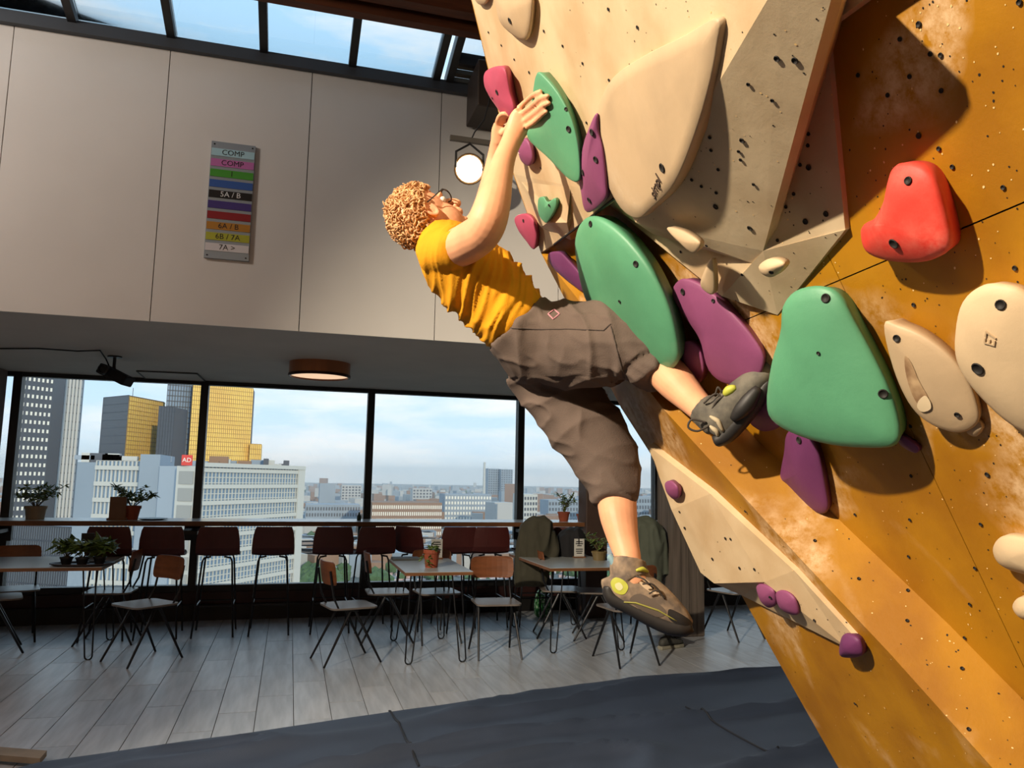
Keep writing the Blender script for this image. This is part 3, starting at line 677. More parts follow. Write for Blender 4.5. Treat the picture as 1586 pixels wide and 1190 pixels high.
# head
HC = P(663, 339, 2.38); hf = cv(.62, .70, .36).normalized(); hu = cv(-.9, .2, -.1); hu = (hu - hf*hu.dot(hf)).normalized(); hs = hf.cross(hu)
if hs.dot(FW) > 0: hs = -hs                 # points to the camera side
k = .87
body.ell(HC+hu*.02*k-hf*.012*k, (hs*.077*k, hf*.1*k, hu*.102*k), 24, 18)
body.ell(HC-hu*.05*k+hf*.035*k, (hs*.06*k, hf*.062*k, hu*.078*k), 20, 14)       # jaw and cheeks
body.ell(HC-hu*.098*k+hf*.078*k, (hs*.026*k, hf*.022*k, hu*.02*k), 12, 8)       # chin
body.ell(HC+hu*.022*k+hf*.086*k, (hs*.052*k, hf*.014*k, hu*.014*k), 14, 8)      # brow
nb_ = HC+hu*.012*k+hf*.092*k; ntip = HC-hu*.03*k+hf*.122*k
body.tube([nb_-hf*.01, nb_.lerp(ntip, .5), ntip], [.009, .012, .014], 10); body.ell(ntip-hu*.004, (hs*.016, hf*.013, hu*.011), 10, 8)
for s_ in (-1, 1): body.ell(ntip-hu*.006-hf*.012+hs*s_*.012, (hs*.008, hf*.01, hu*.008), 8, 6)
for q, w in ((-.056, .0075), (-.066, .0085)): body.ell(HC+hu*q*k+hf*.1*k, (hs*.023, hf*.0085, hu*w), 12, 8)   # lips
for s_ in (-1, 1):
    ec = HC + hs*s_*.078*k - hf*.006*k - hu*.01*k
    body.tube([ec+(hu*cos(a)*.026+(-hf)*sin(a)*.016)+hs*s_*(.006+.004*sin(a)) for a in [2*pi*i/14 for i in range(14)]], .0055, 8, closed=True)
    body.ell(ec-hu*.02, (hs*.006, hf*.008, hu*.009), 8, 6); body.ell(ec, (hs*.007, hf*.013, hu*.02), 10, 8)
# neck
body.tube([HC-hf*.03-hu*.03, HC-hu*.085-hf*.015, P(684, 372, 2.37)], [.062, .058, .066], 18)
# near (right) arm
limb(body, [(690, 388, 2.26, 30, .055), (710, 384, 2.20, 31, .06), (733, 371, 2.12, 31, .056), (748, 358, 2.07, 30, .05), (757, 338, 2.055, 30, .047), (765, 310, 2.065, 27, .043), (773, 276, 2.085, 21.5, .036), (781, 246, 2.105, 17.5, .029), (790, 224, 2.12, 16, .024), (797, 208, 2.13, 17, .022)], 20)
# far (left) arm
limb(body, [(690, 384, 2.50, 28, .055), (716, 372, 2.54, 27, .052), (742, 350, 2.56, 24, .047), (755, 320, 2.57, 22, .042), (763, 280, 2.55, 18, .036), (768, 245, 2.53, 14, .028), (772, 218, 2.50, 12, .022)], 18)
# near hand: palm, four fingers, thumb
limb(body, [(795, 212, 2.127, 15.5, .021), (802, 197, 2.13, 18.5, .020), (808, 186, 2.125, 20, .017), (813, 179, 2.115, 18.5, .013)], 16)
for pts in ([(803, 168, 2.125, .0082), (817, 155, 2.08, .0076), (828, 146, 2.045, .0071), (837, 142, 2.02, .0064)],
            [(809, 176, 2.115, .0084), (826, 162, 2.065, .0078), (838, 152, 2.03, .0073), (848, 149, 2.00, .0066)],
            [(814, 186, 2.11, .0082), (831, 173, 2.062, .0076), (842, 163, 2.03, .0071), (850, 160, 2.00, .0064)],
            [(816, 197, 2.11, .0076), (830, 187, 2.075, .0070), (839, 178, 2.05, .0066), (846, 173, 2.03, .0059)]):
    chain(body, rest_on(h4b, pts, .75))
chain(body, [(799, 198, 2.15, .0125), (808, 204, 2.185, .011), (816, 203, 2.20, .0095), (822, 196, 2.205, .0082)])
# far hand
limb(body, [(772, 222, 2.50, 12, .02), (774, 206, 2.485, 13.5, .018), (777, 194, 2.47, 13, .016)], 14)
for i in range(4):
    chain(body, [(770+i*3.6, 194-i*1.5, 2.47-i*.004, .009), (772+i*4, 184-i, 2.44, .0088), (777+i*4, 177+i*.5, 2.41, .008), (782+i*3.5, 176+i*1.5, 2.40, .007)])
chain(body, [(777, 208, 2.47, .011), (784, 200, 2.45, .0095), (788, 193, 2.44, .008)])
# near (raised) leg
limb(body, [(850, 535, 2.32, 55, .085), (910, 532, 2.24, 50, .08), (965, 528, 2.17, 42, .066), (998, 540, 2.12, 36, .056), (1018, 562, 2.10, 31, .053), (1048, 594, 2.03, 29, .05), (1075, 622, 1.96, 23, .04), (1094, 640, 1.905, 21, .034), (1108, 652, 1.88, 22, .036)], 22)
# far (hanging) leg
limb(body, [(855, 570, 2.43, 52, .085), (895, 630, 2.40, 48, .08), (935, 690, 2.36, 42, .066), (955, 730, 2.33, 35, .056), (955, 770, 2.29, 31, .052), (958, 800, 2.25, 29, .052), (965, 835, 2.21, 24, .044), (972, 862, 2.17, 20.5, .034), (975, 885, 2.15, 21, .036), (985, 905, 2.14, 22, .034)], 22)
bm_ = remesh(body, .0036, 3)
bo = build('body', bm_, m_skin, person, smooth=True)

# T-shirt
sh = MB()
limb(sh, [(663, 360, 2.37, 26, .075), (675, 372, 2.37, 40, .125), (690, 385, 2.37, 50, .175), (704, 400, 2.37, 57, .192), (722, 418, DB, 61, .178), (744, 438, DB, 62, .165), (768, 463, DB, 59, .158), (788, 486, DB, 57, .158), (802, 501, DB, 56, .158), (812, 512, DB, 48, .14), (820, 522, DB, 42, .12)], 30)
limb(sh, [(684, 392, 2.28, 38, .085), (698, 388, 2.235, 37, .085), (712, 383, 2.20, 35, .08), (714, 382, 2.196, 31, .07), (706, 385, 2.21, 30, .066)], 24, 3)     # near sleeve
limb(sh, [(684, 390, 2.47, 38, .08), (702, 382, 2.51, 36, .075), (718, 372, 2.535, 33, .07)], 22, 3)
shr = remesh(sh, .006, 3)
ax_s = (P(808, 508, DB)-P(675, 372, 2.37)).normalized(); org = P(675, 372, 2.37)
ax_b = (UP*.67+RT*.74); ax_b = (ax_b-ax_s*ax_b.dot(ax_s)).normalized(); ax_w = ax_s.cross(ax_b)
def ridge(v): return (1-abs(v)*2.4)
for i, v in enumerate(shr.v):
    q = v-org; s_, b_, w_ = q.dot(ax_s), q.dot(ax_b), q.dot(ax_w); t = max(0, min(1, s_/.26))
    amp = .002+.015*t*t*(3-2*t)*max(.0, min(1, (.375-s_)/.04)) if s_ > .33 else .002+.015*t*t*(3-2*t)
    tw = s_*1.0 + b_*.55 + .05*noise.noise(Vector((b_*6, w_*5, 2)))
    f1 = max(0, ridge(noise.noise(Vector((tw*17, w_*3.2, b_*3+1.3)))))**1.5
    f2 = max(0, ridge(noise.noise(Vector((tw*31+4, w_*5, b_*5+7)))))**2
    lowb = max(0, -b_/.12)
    shr.v[i] = v + shr.n[i]*(amp*(f1*1.1+f2*.55-.55) + .006*lowb*noise.noise(Vector((s_*22, w_*6, 3))) + .003*noise.noise(v*9))
so = build('t_shirt', shr, m_shirt, person, smooth=True)

# knee-length shorts
pt = MB()
limb(pt, [(802, 502, DB, 59, .17), (804, 504, DB, 61, .173), (814, 513, DB, 62, .174), (832, 528, DB, 68, .178), (856, 545, DB, 70, .17), (872, 560, DB, 55, .14)], 30)
limb(pt, [(842, 535, 2.30, 66, .11), (880, 535, 2.26, 69, .115), (920, 536, 2.2, 69, .112), (955, 535, 2.16, 66, .105), (980, 540, 2.13, 61, .096), (996, 556, 2.11, 52, .085), (1003, 566, 2.10, 46, .078), (1000, 563, 2.10, 40, .066), (988, 548, 2.12, 40, .066)], 28, 4)
limb(pt, [(838, 560, 2.44, 62, .11), (866, 605, 2.42, 60, .11), (902, 655, 2.38, 57, .10), (932, 700, 2.35, 53, .092), (947, 735, 2.32, 46, .085), (952, 765, 2.295, 38, .074), (953, 775, 2.285, 36, .07), (953, 770, 2.29, 31, .058), (950, 750, 2.31, 31, .058)], 28, 4)
ptr = remesh(pt, .006, 4)
for i, v in enumerate(ptr.v):
    q = v-P(850, 540, DB); a, b_, c_ = q.dot(RT), q.dot(UP), q.dot(FW)
    if b_ > -.09: tw = a*1.2+b_*.25          # raised leg: folds across the thigh
    else: tw = (b_*-.75+a*.35)*.9
    tw += .05*noise.noise(Vector((a*5, b_*5, c_*5)))
    f1 = max(0, ridge(noise.noise(Vector((tw*10, (b_ if b_ > -.09 else a)*3, c_*3)))))**1.6
    f2 = max(0, ridge(noise.noise(Vector((a*9+b_*14, b_*9-a*5+4, c_*6)))))**2.2
    ptr.v[i] = v + ptr.n[i]*(.0085*f1+.006*f2-.006+.005*noise.noise(v*7))
po = build('shorts', ptr, m_short, person, smooth=True)
pbv = BVHTree.FromPolygons([tuple(v) for v in ptr.v], ptr.f)
def patch(name, pxs, material, bvh, parent, off=.0025, r=.0022, closed=False):
    pts = []
    for x, y in pxs:
        h = cast(bvh, x, y)
        if h: pts.append(h[0]+h[1]*off)
    if len(pts) > 1: return build(name, MB().tube(pts, r, 6, closed=closed), material, parent)
def lerp_px(pts, n=12):
    out = []
    for a, b in zip(pts[:-1], pts[1:]): out += [(a[0]+(b[0]-a[0])*k/n, a[1]+(b[1]-a[1])*k/n) for k in range(n)]
    return out+[pts[-1]]
m_stitch = mat('seam_thread', (78, 66, 60), .9)
patch('stitched_seam', lerp_px([(783, 508), (830, 510), (880, 510), (935, 512), (946, 502)]), m_stitch, pbv, po, .001, .0018)
patch('stitched_seam', lerp_px([(946, 505), (955, 540), (968, 590)]), m_stitch, pbv, po, .001, .0018)
patch('logo_patch', lerp_px([(849, 487), (859, 480), (867, 487), (857, 495), (849, 487)], 4), mat('dusty_pink_embroidery', (190, 130, 140), .8), pbv, po, .0015, .0022)
# eyes, glasses
for s_ in (-1, 1):
    build('eye', MB().ell(HC+hu*.004*k+hf*.080*k+hs*s_*.030*k, (hs*.0105, hf*.0105, hu*.0105), 14, 10), mat('eye_white', (226, 218, 208), .2), person, smooth=True)
m_lens = bpy.data.materials.new('clear_lens'); m_lens.use_nodes = True; _t = m_lens.node_tree; _t.nodes.clear(); _a = N(_t, 'ShaderNodeBsdfTransparent'); _a.inputs[0].default_value = (.93, .95, .95, 1); _b = N(_t, 'ShaderNodeBsdfGlossy'); _m = N(_t, 'ShaderNodeMixShader'); _m.inputs[0].default_value = .06; _o = N(_t, 'ShaderNodeOutputMaterial'); _t.links.new(_a.outputs[0], _m.inputs[1]); _t.links.new(_b.outputs[0], _m.inputs[2]); _t.links.new(_m.outputs[0], _o.inputs[0])
m_gl = mat('dark_glasses_frame', (40, 44, 46), .35)
gl = MB()
for s_ in (-1, 1):
    gc = HC+hu*.004*k+hf*.100*k+hs*s_*.034*k
    gl.tube([gc+hs*cos(a)*.026+hu*sin(a)*.02 for a in [2*pi*i/18 for i in range(18)]], .0022, 6, closed=True)
    gl.tube([gc+hs*s_*.026, HC+hu*.012*k+hf*.08*k+hs*s_*.078, HC+hu*.016*k-hf*.005+hs*s_*.086*k, HC+hu*.002*k-hf*.025+hs*s_*.084*k], .002, 6)
gl.tube([HC+hu*.008*k+hf*.100*k+hs*s_*.009 for s_ in (-1, 0, 1)], .002, 6)
go = build('glasses', gl, m_gl, person, smooth=True)
for s_ in (-1, 1):
    gc = HC+hu*.004*k+hf*.100*k+hs*s_*.034*k
    build('lens', MB().prism([gc+hs*cos(a)*.025+hu*sin(a)*.019 for a in [2*pi*i/16 for i in range(16)]], hf*.001), m_lens, go)
# curly hair: a cap and a mass of ringlets
hair = MB(); hair_c = MB()
hc = HC+hu*.025*k-hf*.015*k
rr = random.Random(11)
def scalp(th, ph, rad=1.0):   # th from crown direction axis, ph around
    d = hu*cos(th)+(hf*cos(ph)+hs*sin(ph))*sin(th)
    return hc + (hu*(.108*k*d.dot(hu))+hf*(.104*k*d.dot(hf))+hs*(.085*k*d.dot(hs)))*rad, d
def hairy(th, ph):
    # covered from the forehead hairline over the crown down to the nape and above the ears
    lim = radians(62) if abs(ph) < 1.0 else (radians(62)+(abs(ph)-1.0)*radians(62) if abs(ph) < 1.9 else radians(128))
    return th < lim
cap_v = []; cap_f = []; NT, NP = 22, 44
idx = {}
for i in range(NT+1):
    for j in range(NP):
        ph = -pi+2*pi*j/NP; lim = radians(62) if abs(ph) < 1.0 else (radians(62)+(abs(ph)-1.0)*radians(62) if abs(ph) < 1.9 else radians(124))
        p_, d_ = scalp(lim*i/NT, ph, 1.05+.02*noise.noise(Vector((i*.6, j*.6, 0)))); idx[(i, j)] = len(cap_v); cap_v.append(p_)
for i in range(NT):
    for j in range(NP): cap_f.append((idx[(i, j)], idx[(i, (j+1) % NP)], idx[(i+1, (j+1) % NP)], idx[(i+1, j)]))
hair_c.add(cap_v, cap_f)
ho = build('hair', hair_c, m_hair, person, smooth=True)
cnt = 0
while cnt < 520:
    z_ = rr.uniform(-1, 1); ph = rr.uniform(-pi, pi); th = math.acos(z_)
    if not hairy(th, ph): continue
    p_, d_ = scalp(th, ph, rr.uniform(1.0, 1.12)); n_ = d_.normalized()
    t_ = (n_.orthogonal()*cos(rr.random()*6.28)+n_.cross(n_.orthogonal())*sin(rr.random()*6.28)).normalized()
    ax = (n_*rr.uniform(.2, .7)+t_).normalized(); e1 = ax.orthogonal().normalized(); e2 = ax.cross(e1)
    R_ = rr.uniform(.006, .012); L_ = rr.uniform(.018, .036); tn = rr.uniform(1.2, 2.2); st0 = rr.random()*6.28; NS = 16
    hair.tube([p_+ax*(L_*(i/NS-.4))+(e1*cos(st0+tn*2*pi*i/NS)+e2*sin(st0+tn*2*pi*i/NS))*R_*(1-.3*i/NS) for i in range(NS+1)], [.0036*(1-.55*i/NS) for i in range(NS+1)], 5)
    cnt += 1
meta(build('ringlets', hair, m_hair, ho, smooth=True), kind='stuff')
for q in range(26):           # eyebrow hairs
    pass
for s_ in (-1, 1): build('eyebrow', MB().tube([HC+hu*(.024+.004*sin(t*pi))*k+hf*(.1-.012*t)*k+hs*s_*(.012+.04*t)*k for t in (0, .25, .5, .75, 1)], [.002, .0035, .0035, .003, .0015], 6), m_hair, person)

# climbing shoes
def shoe(upper, sole, accents, laces, label, material, tab=None, decals=()):
    mb = MB()
    for u in upper: limb(mb, u, 20, 4)
    r = remesh(mb, .005, 3); bv = BVHTree.FromPolygons([tuple(v) for v in r.v], r.f)
    o = build('climbing_shoe', r, material, person, smooth=True); o['label'] = label
    sb = MB(); limb(sb, sole, 18, 4, 2.6); build('rubber_sole', remesh(sb, .005, 2), m_rub, o, smooth=True)
    for pxs, w, mt, nm in accents:
        pts = []
        for x, y in lerp_px(pxs, 5):
            h = cast(bv, x, y)
            if h: pts.append(h[0]+h[1]*.001)
        if len(pts) > 2: build(nm, MB().tube(pts, [w*sin(pi*(.15+.7*i/(len(pts)-1))) for i in range(len(pts))], 8), mt, o, smooth=True)
    for nm, pxs, mt, of in decals: decal(nm, pxs, bv, mt, o, of)
    for lc in laces: build('lace', MB().tube([P(*q[:3]) for q in cr1(lc, 5)], .0026, 6), mat('lace_cord', (60, 52, 46), .8), o, smooth=True)
    if tab: tb_ = MB(); limb(tb_, tab, 10, 3); build('pull_tab', tb_, mat('pale_blue_webbing', (120, 150, 160), .8), o, smooth=True)
    return o, bv
shoe([[(952, 892, 2.16, 22, .042), (958, 905, 2.155, 27, .045), (980, 916, 2.145, 34, .046), (1008, 930, 2.135, 32, .048), (1035, 947, 2.125, 25, .048), (1057, 962, 2.115, 17, .042), (1070, 969, 2.11, 8, .025)],
      [(974, 866, 2.17, 27, .046), (973, 882, 2.16, 29, .047), (978, 898, 2.15, 30, .047)]],
     [(944, 905, 2.155, 10, .036), (948, 924, 2.15, 13, .04), (975, 940, 2.14, 12, .043), (1005, 956, 2.13, 13, .046), (1035, 969, 2.12, 14, .047), (1058, 973, 2.112, 13, .043), (1072, 970, 2.108, 9, .03)],
     [([(955, 932), (985, 934), (1020, 946), (1048, 962)], .0025, mat('olive_piping', (140, 136, 60), .6), 'piping'), ([(985, 884), (995, 882), (1003, 886)], .007, m_lime, 'collar_binding')],
     [[(985, 893, 2.1, 0), (998, 898, 2.085, 0), (1012, 912, 2.09, 0)], [(995, 905, 2.085, 0), (1010, 905, 2.085, 0), (1025, 920, 2.09, 0)], [(1005, 920, 2.085, 0), (1018, 915, 2.085, 0), (1030, 928, 2.09, 0)]],
     'tan and black climbing shoe hanging free with a lime heel', m_shoe, [(944, 862, 2.17, 5, .012), (950, 870, 2.16, 6, .013), (955, 885, 2.155, 6, .014)],
     [('heel_patch', [(946, 903), (953, 895), (966, 899), (973, 910), (966, 921), (952, 917)], m_lime, .0012), ('heel_patch_core', [(953, 905), (960, 903), (965, 910), (960, 915), (954, 911)], mat('pale_heel_print', (205, 200, 150), .6), .002), ('tongue', [(985, 890), (998, 896), (1016, 912), (1022, 924), (1008, 918), (992, 906)], mat('tan_tongue', (190, 166, 136), .8), .0012), ('toe_cap', [(1036, 944), (1052, 950), (1068, 961), (1070, 968), (1052, 968), (1036, 958)], m_rub, .0014), ('side_panel', [(975, 930), (990, 920), (1015, 932), (1032, 948), (1020, 956), (995, 946)], mat('dark_mesh_panel', (92, 80, 70), .85), .001)])
shoe([[(1107, 672, 1.875, 17, .036), (1114, 662, 1.870, 27, .042), (1128, 644, 1.855, 33, .045), (1148, 620, 1.835, 31, .046), (1168, 597, 1.820, 25, .044), (1186, 577, 1.805, 17, .036), (1198, 565, 1.845, 8, .02)],
      [(1086, 630, 1.900, 25, .042), (1100, 642, 1.885, 27, .044), (1115, 655, 1.870, 27, .043)]],
     [(1108, 684, 1.872, 10, .034), (1126, 674, 1.860, 13, .038), (1148, 650, 1.840, 14, .042), (1172, 620, 1.820, 13, .042), (1192, 588, 1.805, 10, .034), (1202, 570, 1.843, 6, .02)],
     [([(1122, 612), (1130, 605), (1140, 600)], .012, m_lime, 'tongue_patch'), ([(1135, 650), (1155, 628), (1175, 600)], .02, m_rub, 'rubber_rand'), ([(1100, 645), (1112, 652), (1120, 668)], .006, mat('pale_tan_strap', (176, 160, 132), .8), 'strap'), ([(1100, 660), (1110, 668), (1114, 682)], .006, MATS['pale_tan_strap'], 'strap')],
     [[(1090, 625, 1.850, 0), (1108, 610, 1.835, 0), (1120, 618, 1.830, 0)], [(1100, 640, 1.850, 0), (1110, 622, 1.830, 0), (1125, 610, 1.820, 0)], [(1108, 612, 1.835, 0), (1112, 600, 1.830, 0), (1118, 608, 1.830, 0)], [(1094, 655, 1.845, 0), (1072, 650, 1.850, 0), (1066, 662, 1.850, 0), (1080, 668, 1.845, 0), (1098, 660, 1.845, 0)]],
     'dark grey climbing shoe toe-hooked against the big green hold', m_shoe2)
print('CHK near shoe wall dist', [(round((P(*q)-W0).dot(WN), 3)) for q in ((1114, 662, 1.97), (1198, 565, 1.895), (1048, 594, 2.06), (850, 535, 2.32), (820, 156, 2.285), (778, 194, 2.54))])
# ================================================================== CAFE
m_tube = mat('black_powder_coated_tube', (22, 23, 28), .4, metal=.3)
m_seatw = mat('worn_grey_plywood_seat', (116, 108, 102), .35, var=.12, vscale=5)
m_backw = mat('warm_brown_ply_back', (122, 72, 42), .5, var=.15, vscale=5, stretch=(1, 6, 6))
m_shell = mat('oxblood_stool_shell', (78, 30, 27), .5, var=.08)
m_ttop = mat('pale_grey_table_laminate', (170, 176, 178), .3, var=.04)
m_terra = mat('terracotta', (150, 74, 48), .75, var=.12, vscale=12)
m_leaf = mat('dark_green_leaf', (66, 92, 44), .45, rgb2=(122, 142, 70), vscale=30)
m_stem = mat('plant_stem', (84, 74, 48), .7)
def curved_panel(w, h, c, curve, th, tilt=0, rnd=.04, nx=8, ny=5):
    """upright board: width along x, height along z, bowed in y, rounded corners"""
    F_ = []; 
    def xw(t):  # half width at vertical parameter t (0..1) for rounded corners
        d = min(t, 1-t)*h
        return w/2 - (rnd - sqrt(max(0, rnd*rnd-(rnd-d)**2)) if d < rnd else 0)
    ts = [0, .04, .12, .3, .5, .7, .88, .96, 1]
    rows = []
    for t in ts:
        hw = xw(t); z = (t-.5)*h
        rows.append([Vector((hw*(2*i/nx-1), curve*((2*i/nx-1)**2) - z*math.tan(tilt), z))+Vector(c) for i in range(nx+1)])
    mb = MB(); R_ = len(rows); C_ = nx+1
    fr = [p for r in rows for p in r]; bk = [p+Vector((0, -th, 0)) for p in fr]; o = len(fr); fs = []
    for i in range(R_-1):
        for j in range(nx): a = i*C_+j; fs.append((a, a+1, a+C_+1, a+C_)); fs.append((o+a, o+a+C_, o+a+C_+1, o+a+1))
    for j in range(nx): fs.append((j, o+j, o+j+1, j+1)); a = (R_-1)*C_+j; fs.append((a, a+1, o+a+1, o+a))
    for i in range(R_-1): a = i*C_; fs.append((a, a+C_, o+a+C_, o+a)); b = i*C_+nx; fs.append((b, o+b, o+b+C_, b+C_))
    return mb.add(fr+bk, fs)
def rounded_slab(w, d, z, th, r=.05):
    pts = []
    for cx, cy, a0 in ((w/2-r, d/2-r, 0), (-w/2+r, d/2-r, pi/2), (-w/2+r, -d/2+r, pi), (w/2-r, -d/2+r, 3*pi/2)):
        pts += [Vector((cx+r*cos(a0+k*pi/8), cy+r*sin(a0+k*pi/8), z)) for k in range(5)]
    return MB().prism(pts, (0, 0, th))
# --- compass-leg chair; faces +Y, origin on the floor under the seat
def make_chair():
    t = empty('cafe_chair', (0, 0, 0))
    build('seat', rounded_slab(.40, .40, .445, .014, .06), m_seatw, t, local=True)
    build('backrest', curved_panel(.40, .19, (0, -.215, .735), .03, .012, radians(8), .05), m_backw, t, local=True, smooth=False)
    for s in (-1, 1):
        build('leg', MB().tube([(s*.155, .0, .44), (s*.19, .235, .0)], [.013, .009], 8), m_tube, t, local=True)
        build('leg', MB().tube([(s*.155, -.03, .44), (s*.19, -.25, .0)], [.013, .009], 8), m_tube, t, local=True)
        build('back_upright', MB().tube([(s*.165, .03, .43), (s*.17, -.14, .45), (s*.172, -.19, .55), (s*.165, -.225, .76)], .0095, 8), m_tube, t, local=True)
    build('seat_rail', MB().tube([(-.155, 0, .435), (.155, 0, .435)], .011, 8).tube([(-.155, -.03, .435), (.155, -.03, .435)], .011, 8), m_tube, t, local=True)
    return t
chair0 = make_chair(); usedc = [False]
def chair(px, py, dx, dy, label, z=.455):
    p = onZ(px, py, z); o = copy_tree(chair0) if usedc[0] else chair0; usedc[0] = True
    o.location = (p.x, p.y, 0); o.rotation_euler = (0, 0, math.atan2(-dx, dy)); meta(o, label, 'chair', 'wooden cafe chairs'); return o
chair(225, 935, -.75, -.66, 'nearest cafe chair at left, brown back turned towards the stools')
chair(172, 915, -1, .05, 'cafe chair tucked under the right end of the plant-tray table')
chair(-8, 925, .9, .3, 'cafe chair cut off by the left frame edge')
chair(22, 912, .3, -.95, 'dark cafe chair behind the plant-tray table at far left')
chair(540, 937, .96, .25, 'nearest cafe chair left of the middle table, seat seen empty')
chair(600, 916, 1, .0, 'cafe chair pushed under the left side of the middle table')
chair(676, 916, .1, -1, 'cafe chair behind the middle table, back hidden by the flowerpot')
chair(768, 932, -.05, -1, 'cafe chair with broad orange-brown back between the two tables')
chair(868, 912, .95, -.2, 'cafe chair on the left side of the right-hand table, jacket behind it')
chair(968, 940, -.1, 1, 'cafe chair half hidden behind the hanging climbing shoe')
chair(1135, 915, .3, -1, 'cafe chair right of the clad column, under the climbing wall edge')
chair(925, 915, -.9, .3, 'cafe chair in the shade right of the right-hand table')
# --- bar stool; faces +Y
def make_stool():
    t = empty('bar_stool', (0, 0, 0)); w = .40
    rows = []; prof = [(.20, .775), (.12, .762), (0, .757), (-.12, .762), (-.165, .785), (-.19, .83), (-.205, .92), (-.215, 1.0), (-.218, 1.035)]
    hws = [.17, .19, .2, .2, .2, .2, .195, .18, .165]
    mb = MB(); nx = 8; fr = []; bk = []
    for (y, z), hw in zip(prof, hws):
        for i in range(nx+1):
            u = 2*i/nx-1; fr.append(Vector((hw*u, y+(.02*u*u if z > .8 else 0), z+(.012*u*u if z < .8 else 0))))
            bk.append(fr[-1]+(Vector((0, -.012, 0)) if z > .79 else Vector((0, 0, -.012))))
    o = len(fr); C_ = nx+1; fs = []
    for i in range(len(prof)-1):
        for j in range(nx): a = i*C_+j; fs += [(a, a+1, a+C_+1, a+C_), (o+a, o+a+C_, o+a+C_+1, o+a+1)]
        a = i*C_; b = a+nx; fs += [(a, a+C_, o+a+C_, o+a), (b, o+b, o+b+C_, b+C_)]
    for j in range(nx): a = (len(prof)-1)*C_+j; fs += [(j, o+j, o+j+1, j+1), (a, a+1, o+a+1, o+a)]
    build('shell', mb.add(fr+bk, fs), m_shell, t, local=True, smooth=False)
    for sx in (-1, 1):
        for sy in (-1, 1):
            build('leg', MB().tube([(sx*.06, sy*.13, .745), (sx*.12, sy*.145, .735), (sx*.135, sy*.15, .70), (sx*.185, sy*.21, 0)], .009, 8), m_tube, t, local=True)
    k = [( .163, .184, .29), (-.163, .184, .29), (-.163, -.184, .29), (.163, -.184, .29)]
    build('footrest', MB().tube(k, .0075, 6, closed=True), m_tube, t, local=True)
    return t
st0 = make_stool(); useds = [False]
STO = [(168, 0, 'leftmost bar stool, behind the plant tray'), (251, 0, 'second bar stool from the left'), (338, 0, 'third bar stool from the left, just right of the first mullion'), (424, 0, 'fourth bar stool from the left, before the white office block'),
       (517, 0, 'fifth bar stool from the left, before the green trees'), (581, .1, 'sixth bar stool from the left, at the middle mullion'), (657, -.9, 'bar stool turned sideways behind the flowerpot table'), (711, .05, 'bar stool just right of the sideways one'),
       (762, 0, 'bar stool left of the jacket, behind the broad-backed chair'), (832, 0, 'bar stool draped with the olive jacket'), (884, -.5, 'bar stool with a black coat beside the dark column'), (1000, 0, 'bar stool under the grey-green jacket behind the climber\'s shin'), (1032, .1, 'rightmost bar stool, next to the clad column')]
for px, rz, lab in STO:
    q = onY(px, 836, 8.0); o = copy_tree(st0) if useds[0] else st0; useds[0] = True
    o.location = (q.x, 8.2, 0); o.rotation_euler = (0, 0, rz); meta(o, lab, 'bar stool', 'oxblood bar stools along the counter')
# --- hairpin-leg tables
def table(x0, x1, y0, y1, z, label):
    t = empty('cafe_table', ((x0+x1)/2, (y0+y1)/2, 0), label=label, cat='table', group='hairpin-leg cafe tables')
    bx('table_top', x0, x1, y0, y1, z-.004, z, m_ttop, t); bx('ply_edge', x0, x1, y0, y1, z-.03, z-.004, m_oak, t)
    for sx, x in ((1, x0+.1), (-1, x1-.1)):
        for sy, y in ((1, y0+.1), (-1, y1-.1)):
            f = (x-sx*.04, y-sy*.04)
            pts = [(x+sx*.06, y, z-.03)] + [(f[0]+.028*cos(a)*sx, f[1], .03+.028*sin(a)) for a in (0, -.6, -1.2, -1.57, -1.94, -2.54, -pi)] + [(x-sx*.03, y+sy*.05, z-.03)]
            build('hairpin_leg', MB().tube(pts, .0065, 8), m_tube, t)
    return t
TZ = .755
T1 = (-2.62, -1.46, 7.2, 8.12); q0 = onZ(628, 887, TZ); q1 = onZ(732, 885, TZ); q2 = onZ(600, 866, TZ)
T2 = (q0.x, q1.x, q0.y, q2.y); r0 = onZ(862, 880, TZ); r2 = onZ(818, 857, TZ)
T3 = (r0.x-.06, r0.x+.72, r0.y, r2.y)
table(*T1, TZ, 'hairpin-leg table at left carrying the tray of plants'); table(*T2, TZ, 'hairpin-leg table in the middle with a tall terracotta pot'); table(*T3, TZ, 'hairpin-leg table at right with the jar plant and menu card')
table(-4.1, -2.75, 8.0, 8.5, TZ, 'white-topped table behind, cut off by the left frame edge')
